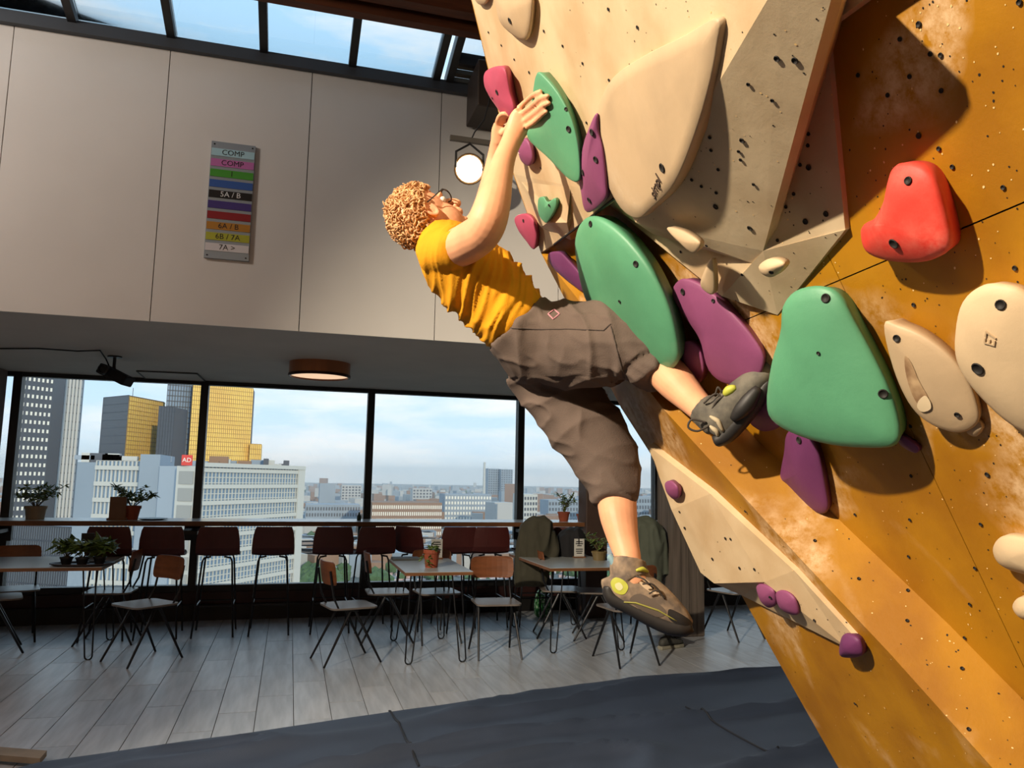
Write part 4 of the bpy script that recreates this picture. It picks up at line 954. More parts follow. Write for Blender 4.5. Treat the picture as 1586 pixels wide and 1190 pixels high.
# --- plants and small things
def leaf(mb, p, d, up, L, w):
    d = d.normalized(); s = d.cross(up).normalized(); u = s.cross(d)
    mb.add([p, p+d*L*.35+s*w-u*.1*L, p+d*L*.4+u*.04*L, p+d*L*.35-s*w-u*.1*L, p+d*L-u*.25*L], [(0, 1, 2), (0, 2, 3), (1, 4, 2), (2, 4, 3)])
def foliage(c, rx, h, n, L, w, seed, stems=7, droop=0):
    rr = random.Random(seed); lm = MB(); sm_ = MB(); c = Vector(c)
    for s in range(stems):
        a = rr.uniform(0, 6.28); tip = c+Vector((cos(a)*rx*rr.uniform(.4, 1), sin(a)*rx*.8*rr.uniform(.3, 1), h*rr.uniform(.5, 1)-droop*rr.random()))
        mid = c.lerp(tip, .5)+Vector((0, 0, h*.15)); pts = [c, c.lerp(mid, .6), mid, mid.lerp(tip, .6), tip]; sm_.tube(pts, [.004, .0035, .003, .0025, .0015], 5)
        for k in range(n//stems):
            t = rr.uniform(.25, 1); j = min(3, int(t*4)); p = pts[j].lerp(pts[j+1], t*4-j)
            d = Vector((rr.uniform(-1, 1), rr.uniform(-1, 1), rr.uniform(-.3, .9))); leaf(lm, p, d, Vector((.05, .1, 1)), L*rr.uniform(.7, 1.2), w*rr.uniform(.8, 1.2))
    return lm, sm_
def potted(name, label, base, pot, potmat, rx, h, n, L, w, seed, stems=7, droop=0, cat='plant', square=False):
    r0_, r1_, ph = pot; b = Vector(base); t = empty(name, b, label=label, cat=cat)
    if square: pm_ = MB().rings([[b+Vector((sx*r_, sy*r_, z)) for sx, sy in ((-1, -1), (1, -1), (1, 1), (-1, 1))] for r_, z in ((r0_, 0), (r1_, ph), (r1_*.9, ph), (r1_*.85, ph*.8))])
    else: pm_ = MB().lathe([(r0_, 0), (r1_*.97, ph*.8), (r1_*1.06, ph*.8), (r1_*1.06, ph), (r1_*.93, ph), (r1_*.88, ph*.8)], b, 18)
    build('pot', pm_, potmat, t, smooth=False)
    lm, sm_ = foliage(b+Vector((0, 0, ph*.8)), rx, h, n, L, w, seed, stems, droop)
    build('stems', sm_, m_stem, t); meta(build('leaves', lm, m_leaf, t, fixn=False), kind='stuff'); return t
m_beigepot = mat('beige_cement_pot', (138, 124, 104), .8, var=.1)
def onc(px): v = onY(px, 805, 8.7); return (v.x, 8.7, CZ)
potted('potted_plant', 'bushy counter plant in a beige pot at far left', onc(54), (.08, .095, .13), m_beigepot, .27, .25, 230, .07, .012, 1, 12, cat='potted plant')
potted('potted_plant', 'counter plant in a red-brown pot beside the wooden box', onc(203), (.06, .085, .14), m_terra, .24, .24, 200, .07, .016, 2, 10, cat='potted plant')
potted('potted_plant', 'upright plant in a small terracotta pot on the counter, right side', onc(873), (.05, .07, .11), m_terra, .15, .24, 110, .06, .014, 3, 7, cat='potted plant')
potted('potted_plant', 'low empty-looking terracotta pot next to the dark column', onc(903), (.06, .075, .085), m_terra, .05, .03, 12, .03, .01, 4, 4, cat='potted plant')
v = onc(184); bxr = empty('menu_box', v, label='brown wooden menu box on the counter', cat='box')
bx('box_body', v[0]-.075, v[0]+.075, 8.6, 8.64, CZ, CZ+.23, mat('raw_wood', (128, 96, 74), .7, var=.1), bxr); bx('box_base', v[0]-.09, v[0]+.09, 8.58, 8.68, CZ, CZ+.02, MATS['raw_wood'], bxr)
v = onc(236); meta(build('plate', MB().lathe([(.09, 0), (.145, .012), (.15, .016), (.14, .014), (.085, .006)], v, 24), mat('black_stoneware', (28, 26, 28), .35)), 'flat black plate lying on the counter', 'plate')
v = onc(556); meta(build('bottle', MB().lathe([(.022, 0), (.024, .01), (.024, .05), (.01, .07), (.01, .085), (.012, .09)], v, 12), mat('dark_green_glassware', (40, 58, 44), .2)), 'tiny dark green bottle at the middle mullion', 'bottle')
# left table: tray of succulents with a black card
tc_ = onZ(128, 876, TZ); tc_.z = TZ; tx = tc_.x
ty = empty('tray', tc_, label='oval dark tray on the left table, under the succulents', cat='tray')
build('tray_dish', MB().rings([[tc_+Vector((.25*k_*cos(a), .15*k_*sin(a), z)) for a in [2*pi*i/24 for i in range(24)]] for k_, z in ((.85, 0), (1, .015), (1, .022), (.95, .02), (.85, .008))]), mat('dark_tray', (54, 42, 40), .5), ty)
for i, (dx, dy, s, pm_) in enumerate(((-.13, .02, 1.0, m_dark), (.0, -.03, 1.15, m_dark), (.12, .03, 1.0, m_dark))):
    potted('succulent', ['left succulent on the dark tray', 'middle succulent on the dark tray', 'right succulent on the dark tray'][i], tc_+Vector((dx, dy, .009)), (.035, .05, .06), pm_, .17*s, .15*s, 120, .085, .026, 20+i, 9, cat='succulent')
cp_ = tc_+Vector((.0, .10, .009)); cr_ = empty('card_holder', cp_, label='small black card on a stick behind the succulents', cat='sign')
build('stick', MB().tube([cp_, cp_+Vector((0, 0, .2))], .004, 6).lathe([(.03, 0), (.03, .008)], cp_, 12), m_dark, cr_); bx('card', cp_.x-.05, cp_.x+.05, cp_.y-.004, cp_.y+.004, cp_.z+.18, cp_.z+.25, mat('black_card', (18, 18, 20), .5), cr_)
# middle table
pc = onZ(668, 879, TZ); pc.z = TZ
potted('potted_plant', 'tall terracotta pot with a trailing plant on the middle table', pc, (.055, .07, .155), m_terra, .13, .07, 90, .05, .016, 31, 8, droop=.14, cat='potted plant')
def menu(px, py, label):
    c = onZ(px, py, TZ); c.z = TZ; r = empty('menu_card', c, label=label, cat='menu card')
    bx('foot', c.x-.06, c.x+.06, c.y-.03, c.y+.03, TZ, TZ+.012, m_oak, r); cd_ = bx('card', c.x-.055, c.x+.055, c.y-.002, c.y+.002, TZ+.012, TZ+.19, mat('white_card', (205, 205, 200), .5), r)
    tm = MB()
    for k_, (w_, z_) in enumerate(((.07, .16), (.08, .14), (.05, .12), (.075, .085), (.075, .065), (.06, .045))): tm.box((c.x, c.y-.0032, TZ+z_), (w_, .001, .009))
    build('printed_lines', tm, m_dark, cd_)
menu(676, 866, 'white printed menu card standing on the middle table'); menu(897, 864, 'white printed menu card standing on the right-hand table')
nc = onZ(628, 867, TZ); meta(bx('notebook', nc.x-.13, nc.x+.13, nc.y-.09, nc.y+.09, TZ, TZ+.02, mat('grey_notebook', (92, 96, 98), .5), None, .004), 'grey notebook lying on the far corner of the middle table', 'notebook')
jc = onZ(928, 868, TZ); jc.z = TZ
m_jar = mat('amber_jar', (120, 104, 70), .15, spec=.6)
potted('potted_plant', 'plant in a round amber jar on the right-hand table', jc, (.06, .075, .09), m_jar, .15, .2, 90, .05, .016, 41, 8, cat='potted plant')
# --- jackets over chairs
def jacket(secs, material, label, seed):
    mb = MB()
    for s in secs: limb(mb, s, 22, 4, 2.6)
    r = remesh(mb, .012, 3)
    for i, v in enumerate(r.v): r.v[i] = v + r.n[i]*(.022*max(0, 1-abs(noise.noise(Vector((v.x*9+seed, v.y*9, v.z*2.2))))*2.6)-.008)
    meta(build('jacket', r, material, None, smooth=True), label, 'jacket')
m_olive = mat('olive_canvas', (66, 64, 52), .9, var=.1); m_gg = mat('grey_green_canvas', (86, 92, 80), .9, var=.1); m_black = mat('black_cloth', (28, 28, 32), .9)
jacket([[(833, 812, 8.0, 17, .09), (833, 815, 7.98, 24, .12), (831, 828, 7.97, 27, .13), (828, 855, 7.96, 26, .12), (825, 885, 7.95, 24, .10), (824, 905, 7.95, 20, .08)], [(812, 824, 7.95, 9, .05), (806, 850, 7.93, 9, .05), (804, 880, 7.92, 8, .045), (806, 908, 7.92, 7, .04)], [(852, 824, 7.95, 9, .05), (856, 850, 7.94, 9, .05), (856, 885, 7.93, 8, .045)]], m_olive, 'olive jacket hung over a bar stool by the right-hand table', 1)
jacket([[(885, 820, 8.05, 12, .09), (886, 830, 8.05, 20, .12), (884, 855, 8.05, 22, .12), (884, 868, 8.05, 16, .09)]], m_black, 'black coat bundled on the bar stool beside the dark column', 4)
jacket([[(1000, 812, 7.97, 16, .09), (1000, 815, 7.95, 23, .12), (1001, 828, 7.94, 26, .13), (1003, 855, 7.93, 26, .12), (1004, 885, 7.92, 24, .10), (1005, 902, 7.92, 20, .08)], [(980, 824, 7.92, 9, .05), (977, 855, 7.9, 9, .05), (978, 890, 7.9, 8, .045)], [(1020, 824, 7.92, 9, .05), (1026, 850, 7.9, 9, .05), (1029, 890, 7.9, 8, .045)]], m_gg, 'grey-green jacket hung behind the climber\'s shin', 7)
# --- green patterned bag on the floor
gp = onZ(840, 956, 0); gb = empty('patterned_bag', (gp.x, gp.y, 0), label='small green and white patterned bag on the floor under the tables', cat='bag')
gm = MB().rings([[Vector((gp.x+a*.085*k_, gp.y+b*.05*k_, z)) for a, b in ((-1, -.8), (0, -1), (1, -.8), (1, .8), (0, 1), (-1, .8))] for k_, z in ((.7, 0), (1, .03), (1.05, .15), (.8, .26), (.5, .3))])
build('bag_body', gm, mat('green_print', (40, 120, 58), .6, rgb2=(186, 214, 190), vscale=34, thr=(.5, .58)), gb, smooth=True)
build('handle', MB().tube([(gp.x-.04, gp.y, .29), (gp.x-.02, gp.y, .36), (gp.x+.02, gp.y, .36), (gp.x+.04, gp.y, .29)], .006, 6), m_black, gb)
# --- street shoes at the foot of the column
def trainer(px, py, rz, label):
    b = onZ(px, py, 0); b.z = 0; r = empty('trainer', b, rz, label=label, cat='shoe', group='pair of grey trainers')
    rg = []; 
    for t, w, h in ((-.14, .025, .05), (-.12, .036, .085), (-.06, .038, .095), (.0, .04, .075), (.06, .045, .06), (.11, .04, .05), (.14, .02, .035)):
        rg.append([Vector((t, w*cos(a), .025+max(0, h*(.5+.5*sin(a))))) for a in [2*pi*i/16 for i in range(16)]])
    build('upper', MB().rings(rg), mat('grey_mesh_trainer', (66, 66, 62), .8, var=.2, vscale=30), r, local=True, smooth=True)
    build('sole', MB().rings([[Vector((x, y*s, z)) for x, y in ((-.145, -.03), (-.05, -.036), (.05, -.047), (.12, -.04), (.15, 0), (.12, .04), (.05, .047), (-.05, .036), (-.145, .03))] for s, z in ((.95, 0), (1.05, .012), (1.0, .03))]), mat('pale_sole', (150, 146, 130), .7), r, local=True)
    for k_ in range(4): build('lace', MB().tube([(-.01+.025*k_, -.03, .095-.006*k_), (.0+.025*k_, 0, .112-.01*k_), (-.01+.025*k_, .03, .095-.006*k_)], .004, 5), m_black, r, local=True)
trainer(1040, 1004, .3, 'grey trainer nearer the mat at the foot of the column'); trainer(1035, 990, 1.1, 'grey trainer turned sideways at the foot of the column')

# ================================================================== WALL AND CEILING FITTINGS
# grade chart on the white wall
s0 = onY(328, 218, YU-.02); s1 = onY(396, 228, YU-.02); s2 = onY(319, 399, YU-.02)
sw, shh = s1.x-s0.x, s0.z-s2.z; scx = (s0.x+s1.x)/2; sz0 = s0.z-shh
sg = empty('grade_chart', (scx, YU-.01, sz0), label='tall grade colour chart sign screwed to the white wall', cat='sign')
bx('board', scx-sw/2, scx+sw/2, YU-.022, YU-.004, sz0, sz0+shh, mat('silver_sign_board', (150, 160, 168), .35, metal=.2), sg)
rowsS = [((168, 205, 215), 'COMP', 0), ((190, 110, 170), 'COMP', 0), ((70, 150, 50), 'I', 0), ((50, 90, 160), '', 0), ((20, 20, 24), '5A / B', 1), ((66, 50, 120), '', 0), ((140, 24, 34), '', 0), ((176, 120, 40), '6A / B', 0), ((170, 170, 50), '6B / 7A', 0), ((215, 210, 210), '7A >', 0)]
rh = shh/11.4
for i, (c, tx_, inv) in enumerate(rowsS):
    z = sz0+shh-rh*(1.05+i*1.03)
    st_ = bx('stripe', scx-sw/2+.004, scx+sw/2-.004, YU-.0255, YU-.022, z-rh*.36, z+rh*.36, mat('stripe_'+str(i), c, .4), sg)
    if tx_:
        tm = MB(); add_text(tm, tx_, rh*.72, (scx, YU-.0262, z), (1, 0, 0), (0, 0, 1), .0005); build('lettering', tm, mat('sign_white', (225, 225, 225), .5) if inv else m_dark, st_)
for sx in (-1, 1):
    for sz in (.02, shh-.02): build('screw', MB().lathe([(.006, 0), (.004, .004)], (scx+sx*(sw/2-.02), YU-.022, sz0+sz), 8, Vector((0, -1, 0))), m_dark, sg)
# round copper drum lamp under the cafe ceiling
dl = onZ(496, 563, ZS); R_d = 47*(dl-CAM).dot(FW)/FPX
dr = empty('drum_lamp', (dl.x, dl.y, ZS), label='round copper drum ceiling lamp under the grey soffit', cat='ceiling lamp')
m_cop = mat('brushed_copper', (176, 116, 80), .35, metal=.7)
hh_ = .125
build('drum_shade', MB().lathe([(R_d*.98, 0), (R_d*.98, -hh_), (R_d*.95, -hh_), (R_d*.95, -.01)], (dl.x, dl.y, ZS), 40), m_cop, dr, smooth=False)
build('trim_ring', MB().lathe([(R_d*1.0, -hh_+.02), (R_d*1.0, -hh_-.004), (R_d*.93, -hh_-.004), (R_d*.93, -hh_+.02)], (dl.x, dl.y, ZS), 40), mat('dark_copper', (70, 44, 34), .4, metal=.6), dr)
build('diffuser', MB().lathe([(0.001, -hh_+.014), (R_d*.94, -hh_+.012), (R_d*.94, -hh_+.02), (.001, -hh_+.022)], (dl.x, dl.y, ZS), 32), mat('warm_lit_diffuser', (230, 190, 150), .6, emit=(1, .66, .42), estr=.9), dr)
# projector with its cable
pj = onZ(178, 552, ZS); pj.z = ZS; pr = empty('projector', pj, label='black ceiling projector with a looping cable', cat='projector')
pb = pj+Vector((.02, 0, -.17)); Mx = Euler((0, .45, -.2)).to_matrix()
build('housing', MB().box(pb, (.26, .2, .09), Mx), m_black, pr, bevel=.012); build('lens_barrel', MB().lathe([(.045, 0), (.045, .05), (.035, .055), (.03, .04)], pb+Mx@Vector((-.06, -.1, .01)), 16, Mx@Vector((0, -1, 0))), m_dark, pr)
build('bracket', MB().tube([pj, pj+Vector((0, 0, -.1)), pb], .014, 8).lathe([(.06, 0), (.06, -.012)], pj, 16), m_dark, pr)
ca = onZ(-10, 538, ZS); pts = [ca+Vector((0, 0, -.012)), onZ(60, 540, ZS-.01), onZ(120, 544, ZS-.02), onZ(155, 543, ZS-.02), onZ(164, 556, ZS-.03), pb+Vector((-.05, 0, .06))]
build('cable', MB().tube(pts, .006, 6), m_black, pr)
# square access hatch
h0 = [onZ(*q, ZS-.001) for q in ((212, 574), (305, 578), (318, 590), (226, 586))]
ht = empty('ceiling_hatch', sum(h0, Vector())/4, label='square flush hatch in the grey soffit beside the projector', cat='hatch')
build('hatch_panel', MB().prism(h0, (0, 0, -.006)), m_soffit, ht); c_ = sum(h0, Vector())/4
for a, b in zip(h0, h0[1:]+h0[:1]): build('hatch_frame', MB().tube([a+Vector((0, 0, -.006)), b+Vector((0, 0, -.006))], .008, 6), mat('hatch_edge', (80, 78, 74), .7), ht)
# flood lamp hanging in front of the white wall
lp = onY(727, 262, 5.2); fl_ = empty('flood_lamp', lp, label='lit flood lamp hanging from a steel bar before the white wall', cat='lamp')
b0 = onY(697, 214, 5.22); b1 = onY(790, 226, 5.22)
build('support_bar', MB().box((b0+b1)/2, ((b1-b0).length, .03, .035), Matrix.Rotation(0, 3, 'Y')), mat('steel_bar', (110, 104, 96), .5, metal=.4), fl_)
to = (CAM+Vector((.35, 0, -.2))-lp).normalized()
build('housing', MB().lathe([(.05, -.14), (.075, -.12), (.1, -.03), (.112, 0), (.104, .0), (.09, -.04)], lp, 22, to), mat('aged_brass_housing', (120, 92, 60), .45, metal=.5), fl_, smooth=True)
build('lamp_glass', MB().lathe([(.001, -.006), (.06, -.008), (.094, -.016)], lp, 22, to), mat('lit_lamp_glass', (255, 236, 200), .4, emit=(1, .86, .6), estr=14), fl_)
build('yoke', MB().tube([lp+Vector((-.1, 0, .0)), lp+Vector((-.1, 0, .12)), lp+Vector((0, 0, .19)), lp+Vector((.1, 0, .12)), lp+Vector((.1, 0, 0))], .009, 6), m_dark, fl_)
cpts = [lp+Vector((0, .02, .2)), onY(735, 205, 5.2), onY(750, 185, 5.2), onY(757, 160, 5.2), onY(762, 120, 5.2), onY(766, 60, 5.2)]
build('cable', MB().tube([Vector(q) for q in cpts], .005, 6), m_black, fl_)
l = lamp('flood_lamp_light', 'SPOT', lp+to*.03, 90, (1, .8, .55), .08, lp+to*2, 150, .8)
# roof-edge ventilation duct behind the climbing wall top
v0 = onY(735, 150, 5.3); v1 = onY(775, 178, 5.3)
meta(bx('vent_box', v0.x, v1.x+.2, 5.2, 5.58, v1.z, v0.z+.25, mat('dark_bronze_metal', (58, 48, 42), .5, metal=.3), None, .01), 'dark metal box under the roof edge behind the raspberry hold', 'box')
# ================================================================== CITY BEYOND THE GLASS
GZ = -52.0
m_ground = mat('city_ground', (96, 104, 100), .9, rgb2=(128, 128, 122), vscale=.02)
meta(bx('ground', -3500, 5200, 60, 6000, GZ-1, GZ, m_ground), kind='structure')
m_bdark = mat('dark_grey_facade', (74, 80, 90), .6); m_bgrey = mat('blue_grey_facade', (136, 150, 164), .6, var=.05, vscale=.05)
m_bwhite = mat('white_concrete_facade', (186, 188, 184), .7); m_bglass = mat('blue_glass_facade', (104, 130, 156), .25, spec=.8)
m_winw = mat('bright_window', (226, 224, 214), .4); m_gold = mat('sunset_reflection_gold', (255, 212, 112), .35, metal=.1, var=.12, vscale=.05)  # gold tone is the sunset reflection put into the facade colour
m_goldg = mat('sunset_gold_grid_line', (176, 136, 74), .6); m_brick = mat('brown_brick_facade', (140, 112, 92), .8); m_black_f = mat('black_glass_facade', (46, 50, 60), .3, spec=.7)
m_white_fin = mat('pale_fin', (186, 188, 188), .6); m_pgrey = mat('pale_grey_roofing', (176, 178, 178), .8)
def pt2(px, Y, py=740): v = onY(px, py, Y); return Vector((v.x, Y, 0))
def zat(px, py, Y): return onY(px, py, Y).z
def slab(name, A, B, thick, z0, z1, material, parent):
    d = (B-A).normalized(); nrm = Vector((d.y, -d.x, 0))
    if nrm.y > 0: nrm = -nrm
    return build(name, MB().prism([A+Vector((0, 0, z0)), B+Vector((0, 0, z0)), B+Vector((0, 0, z1)), A+Vector((0, 0, z1))], nrm*thick), material, parent)
def grid(A, B, z0, z1, cols, rows, fw, fh, proud=.15, bar=False):
    """window panels (or grid bars) on the face A-B"""
    mb = MB(); d = (B-A); L = d.length; d = d.normalized(); nrm = Vector((d.y, -d.x, 0))
    if nrm.y > 0: nrm = -nrm
    cw_, rh_ = L/cols, (z1-z0)/rows
    def cell(x0, x1, a, b):
        q = [A+d*x0+Vector((0, 0, a)), A+d*x1+Vector((0, 0, a)), A+d*x1+Vector((0, 0, b)), A+d*x0+Vector((0, 0, b))]
        mb.prism([p-nrm*.05 for p in q], nrm*(proud+.05))
    if bar:
        for i in range(cols+1): cell(max(0, i*cw_-fw/2), min(L, i*cw_+fw/2), z0, z1)
        for j in range(rows+1): cell(0, L, z0+j*rh_-fh/2, z0+j*rh_+fh/2)
    else:
        for i in range(cols):
            for j in range(rows): cell((i+.5-fw/2)*cw_, (i+.5+fw/2)*cw_, z0+(j+.5-fh/2)*rh_, z0+(j+.5+fh/2)*rh_)
    return mb
def stuff(o): o['kind'] = 'stuff'; return o
def bld(label, name='tower_block', at=None): return empty(name, at, label=label, cat='building')
def footprint(pts, z0, z1): return MB().prism([Vector((p.x, p.y, z0)) for p in pts], (0, 0, z1-z0))
# A: dark tower with a grid of bright square windows
A, B, C_, D_ = pt2(6, 250), pt2(70, 258), pt2(88, 300), pt2(20, 300)
r = bld('dark grey tower with rows of bright square windows at far left', at=(A+B)/2+Vector((0, 0, GZ)))
build('tower_body', footprint([A, B, C_, D_], GZ, 60), m_bdark, r); stuff(build('window_grid', grid(A, B, GZ+4, 59, 9, 43, .42, .42), m_winw, r))
# B: slim pale finned tower
A, B, C_, D_ = pt2(78, 330), pt2(116, 335), pt2(118, 360), pt2(80, 360); zt = 60
r = bld('slim pale tower with vertical fins next to the dark tower', at=(A+B)/2+Vector((0, 0, GZ)))
build('tower_body', footprint([A, B, C_, D_], GZ, zt), m_bgrey, r)
for k in range(7):
    a = A.lerp(B, k/6.9); build('fin', MB().box((a.x+.4, a.y-.3, (GZ+zt)/2), (.75, .8, zt-GZ)), m_white_fin, r)
stuff(build('floor_lines', grid(A, B, GZ, zt, 1, 34, .1, .5, .1, True), m_bdark, r))
# C: black tower, one side coloured with the sunset reflection
A, B, C_, D_ = pt2(150, 430), pt2(190, 410), pt2(246, 440), pt2(206, 462); zt = zat(190, 612, 410)
r = bld('black tower with one side coloured by painted sunset reflection, antenna on top', at=B+Vector((0, 0, GZ)))
build('tower_body', footprint([A, B, C_, D_], GZ, zt), m_black_f, r); slab('sunset_gold_facade', B, C_, .3, GZ+5, zt-.5, m_gold, r); stuff(build('facade_grid', grid(B, C_, GZ+5, zt-.5, 17, 40, .28, .28, .45, True), m_goldg, r))
stuff(build('facade_bands', grid(A, B, GZ+5, zt, 1, 22, .1, .35, .12, True), m_bdark, r)); build('antenna', MB().tube([(B.x+1, B.y+3, zt), (B.x+1, B.y+3, zt+4)], .15, 5), m_bdark, r)
# D: dark slab, blue glass tower and the tower coloured with sunset reflection, with its lower step
A, B = pt2(238, 395), pt2(263, 400); zt = zat(250, 629, 395)
r = bld('narrow dark slab tower in front of the blue glass tower', at=A+Vector((0, 0, GZ)))
build('tower_body', footprint([A, B, B+Vector((4, 14, 0)), A+Vector((4, 14, 0))], GZ, zt), m_bdark, r); stuff(build('facade_grid', grid(A, B, GZ, zt, 6, 36, .15, .15, .1, True), m_black_f, r))
A, B, C_, D_ = pt2(249, 420), pt2(292, 424), pt2(296, 450), pt2(252, 450); zt = 62
r = bld('blue-grey glass tower left of the window mullion', at=A+Vector((0, 0, GZ)))
build('tower_body', footprint([A, B, C_, D_], GZ, zt), m_bglass, r); stuff(build('facade_grid', grid(A, B, GZ, zt, 10, 42, .4, .5, .2, True), m_bdark, r))
A, B = pt2(289, 415), pt2(384, 432); zt = zat(340, 596, 420)
r = bld('tallest tower, coloured with painted sunset reflection, behind the mullion', at=A+Vector((0, 0, GZ)))
build('tower_body', footprint([A, B, B+Vector((0, 18, 0)), A+Vector((0, 18, 0))], GZ, zt), m_bdark, r); slab('sunset_gold_facade', A+Vector((0, -.4, 0)), B+Vector((0, -.4, 0)), .3, GZ, zt, m_gold, r); stuff(build('facade_grid', grid(A+Vector((0, -.4, 0)), B+Vector((0, -.4, 0)), GZ, zt, 30, 44, .26, .26, .45, True), m_goldg, r))
A2, B2 = pt2(384, 428), pt2(402, 432); z2 = zat(392, 688, 430); lw = build('low_step', footprint([A2, B2, B2+Vector((0, 14, 0)), A2+Vector((0, 14, 0))], GZ, z2), m_gold, r)
stuff(build('facade_grid', grid(A2, B2, GZ, z2, 6, 26, .25, .25, .15, True), m_goldg, lw))
# E: white office block, in three wings
r = bld('big white office block with long window bands and roof clutter', 'office_building', pt2(300, 160)+Vector((0, 0, GZ)))
A, B = pt2(118, 178), pt2(148, 176); zt = zat(130, 716, 177); build('end_wall', footprint([A, B, B+Vector((0, 20, 0)), A+Vector((0, 20, 0))], GZ, zt), m_bgrey, r)
A, B = pt2(148, 176), pt2(217, 172); zt = zat(180, 714, 174); build('left_wing', footprint([A, B, B+Vector((0, 20, 0)), A+Vector((0, 20, 0))], GZ, zt), m_bglass, r)
lw = r
for k in range(17):
    z = zt-1.2-k*3.25; slab('floor_band', A+Vector((0, -.3, 0)), B+Vector((0, -.3, 0)), .35, z-.65, z+.2, m_bwhite, r)
stuff(build('window_mullions', grid(A, B, GZ, zt, 11, 1, .35, .1, .25, True), m_bwhite, r))
A, B = pt2(215, 168), pt2(246, 167); build('stair_tower', footprint([A, B, B+Vector((0, 20, 0)), A+Vector((0, 20, 0))], GZ, zat(230, 704, 168)), m_bgrey, r)
A, B = pt2(246, 166), pt2(273, 163); build('link_wing', footprint([A, B, B+Vector((0, 20, 0)), A+Vector((0, 20, 0))], GZ, zat(260, 722, 165)), mat('pale_blue_facade', (160, 172, 184), .6), r)
A, B = pt2(273, 160), pt2(304, 158); zt = zat(290, 722, 159); build('framed_bay', footprint([A, B, B+Vector((0, 22, 0)), A+Vector((0, 22, 0))], GZ, zt), m_bwhite, r)
for k in range(15):
    z = zt-1.0-k*3.2; q0, q1 = A.lerp(B, .14), A.lerp(B, .86); slab('bay_window', q0+Vector((0, -.12, 0)), q1+Vector((0, -.12, 0)), .1, z-2.4, z, mat('grey_pane', (150, 152, 150), .4), r)
A, B = pt2(304, 157), pt2(470, 186); zt = zat(304, 722, 157); build('long_wing', footprint([A, B, B+Vector((-6, 18, 0)), A+Vector((-6, 18, 0))], GZ, zt), m_bglass, r)
for k in range(16):
    z = zt-.6-k*3.15; slab('floor_band', A+Vector((0, -.3, 0)), B+Vector((0, -.3, 0)), .35, z-.5, z+.3, m_bwhite, r)
stuff(build('window_mullions', grid(A, B, GZ, zt, 34, 1, .2, .1, .22, True), m_bwhite, r))
stuff(build('sill_rails', grid(A, B, zt-50.4, zt, 1, 48, .1, .16, .2, True), m_bwhite, r))
q0 = A.lerp(B, .93); slab('corner_pier', q0+Vector((0, -.5, 0)), B+Vector((0, -.5, 0)), .4, GZ, zt, m_bwhite, r)
for k in range(15): z = zt-2-k*3.15; slab('pier_window', A.lerp(B, .945)+Vector((0, -.62, 0)), A.lerp(B, .985)+Vector((0, -.62, 0)), .1, z-1.9, z, m_bglass, r)
slab('roof_parapet', A+Vector((0, -.6, 0)), B+Vector((0, -.6, 0)), .5, zt-.1, zt+.7, m_bwhite, r)
rc = random.Random(5)
for k in range(16):
    q = A.lerp(B, rc.uniform(.05, .95))+Vector((-2, rc.uniform(4, 12), 0)); s = rc.uniform(.6, 2.2); build('roof_plant', MB().box((q.x, q.y, zt+s/2), (rc.uniform(1, 4), 2, s)), [m_bgrey, m_bwhite, m_bdark, m_brick][k % 4], r)
for k in range(9):
    q = pt2(rc.uniform(125, 265), 182); z = zat(200, 714, 174); build('roof_plant', MB().box((q.x, q.y, z+.6), (rc.uniform(1, 4), 2, rc.uniform(.8, 2.0))), [m_bgrey, m_bwhite, m_bdark][k % 3], r)
# its red rooftop logo box
s_ = pt2(288, 159); zc = zat(288, 713, 158.5); lg = empty('roof_sign', (s_.x, 158.6, zc-1), label='red square sign with white letters on the office roof', cat='sign')
bx('sign_box', s_.x-.95, s_.x+.95, 158.6, 159.2, zc-1.0, zc+1.0, mat('sign_red', (196, 48, 44), .5), lg); tm = MB(); add_text(tm, 'AD', 1.15, (s_.x, 158.55, zc), (1, 0, 0), (0, 0, 1), .03); build('lettering', tm, m_winw, lg)
# low podium blocks seen under the counter on the left
A, B = pt2(24, 215), pt2(118, 205); zt = zat(70, 815, 210)
r = bld('low grey-blue podium block at the foot of the left towers', 'podium_building', A+Vector((0, 0, GZ))); build('block_body', footprint([A, B, B+Vector((0, 30, 0)), A+Vector((0, 30, 0))], GZ, zt), m_bgrey, r); stuff(build('facade_grid', grid(A, B, GZ, zt, 26, 12, .35, .3, .25, True), m_bdark, r))
# mid-distance blocks that can be told apart
def block(px0, px1, pyt, Y, label, material, cols, rows, winmat=None, depth=30, name='building'):
    A, B = pt2(px0, Y), pt2(px1, Y*1.01); z = zat((px0+px1)/2, pyt, Y); r = bld(label, name, A+Vector((0, 0, GZ)))
    build('block_body', footprint([A, B, B+Vector((0, depth, 0)), A+Vector((0, depth, 0))], GZ, z), material, r)
    if cols: stuff(build('window_grid', grid(A, B, GZ+1, z-1, cols, rows, .55, .55, .25), winmat or m_bdark, r))
    return r
block(578, 686, 779, 620, 'long brown brick warehouse in the middle distance', m_brick, 34, 6, m_winw, 40)
block(476, 560, 782, 700, 'long blue-grey block left of the brick warehouse', m_bgrey, 20, 5)
block(690, 762, 766, 760, 'broad grey-blue block right of the brick warehouse', m_bgrey, 16, 7, m_winw)
block(812, 833, 766, 560, 'small white block with striped balconies', m_bwhite, 5, 10)
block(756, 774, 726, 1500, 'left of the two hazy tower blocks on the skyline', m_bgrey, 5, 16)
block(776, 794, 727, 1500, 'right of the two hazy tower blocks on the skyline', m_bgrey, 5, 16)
block(850, 905, 775, 800, 'flat grey block behind the upright counter plant', m_bgrey, 12, 5)
block(985, 1010, 770, 700, 'grey block seen between the climber\'s leg and the wall', m_bgrey, 6, 6)
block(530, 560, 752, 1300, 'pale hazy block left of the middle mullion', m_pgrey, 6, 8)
block(640, 670, 757, 1350, 'pale hazy block above the brick warehouse', m_pgrey, 6, 6)
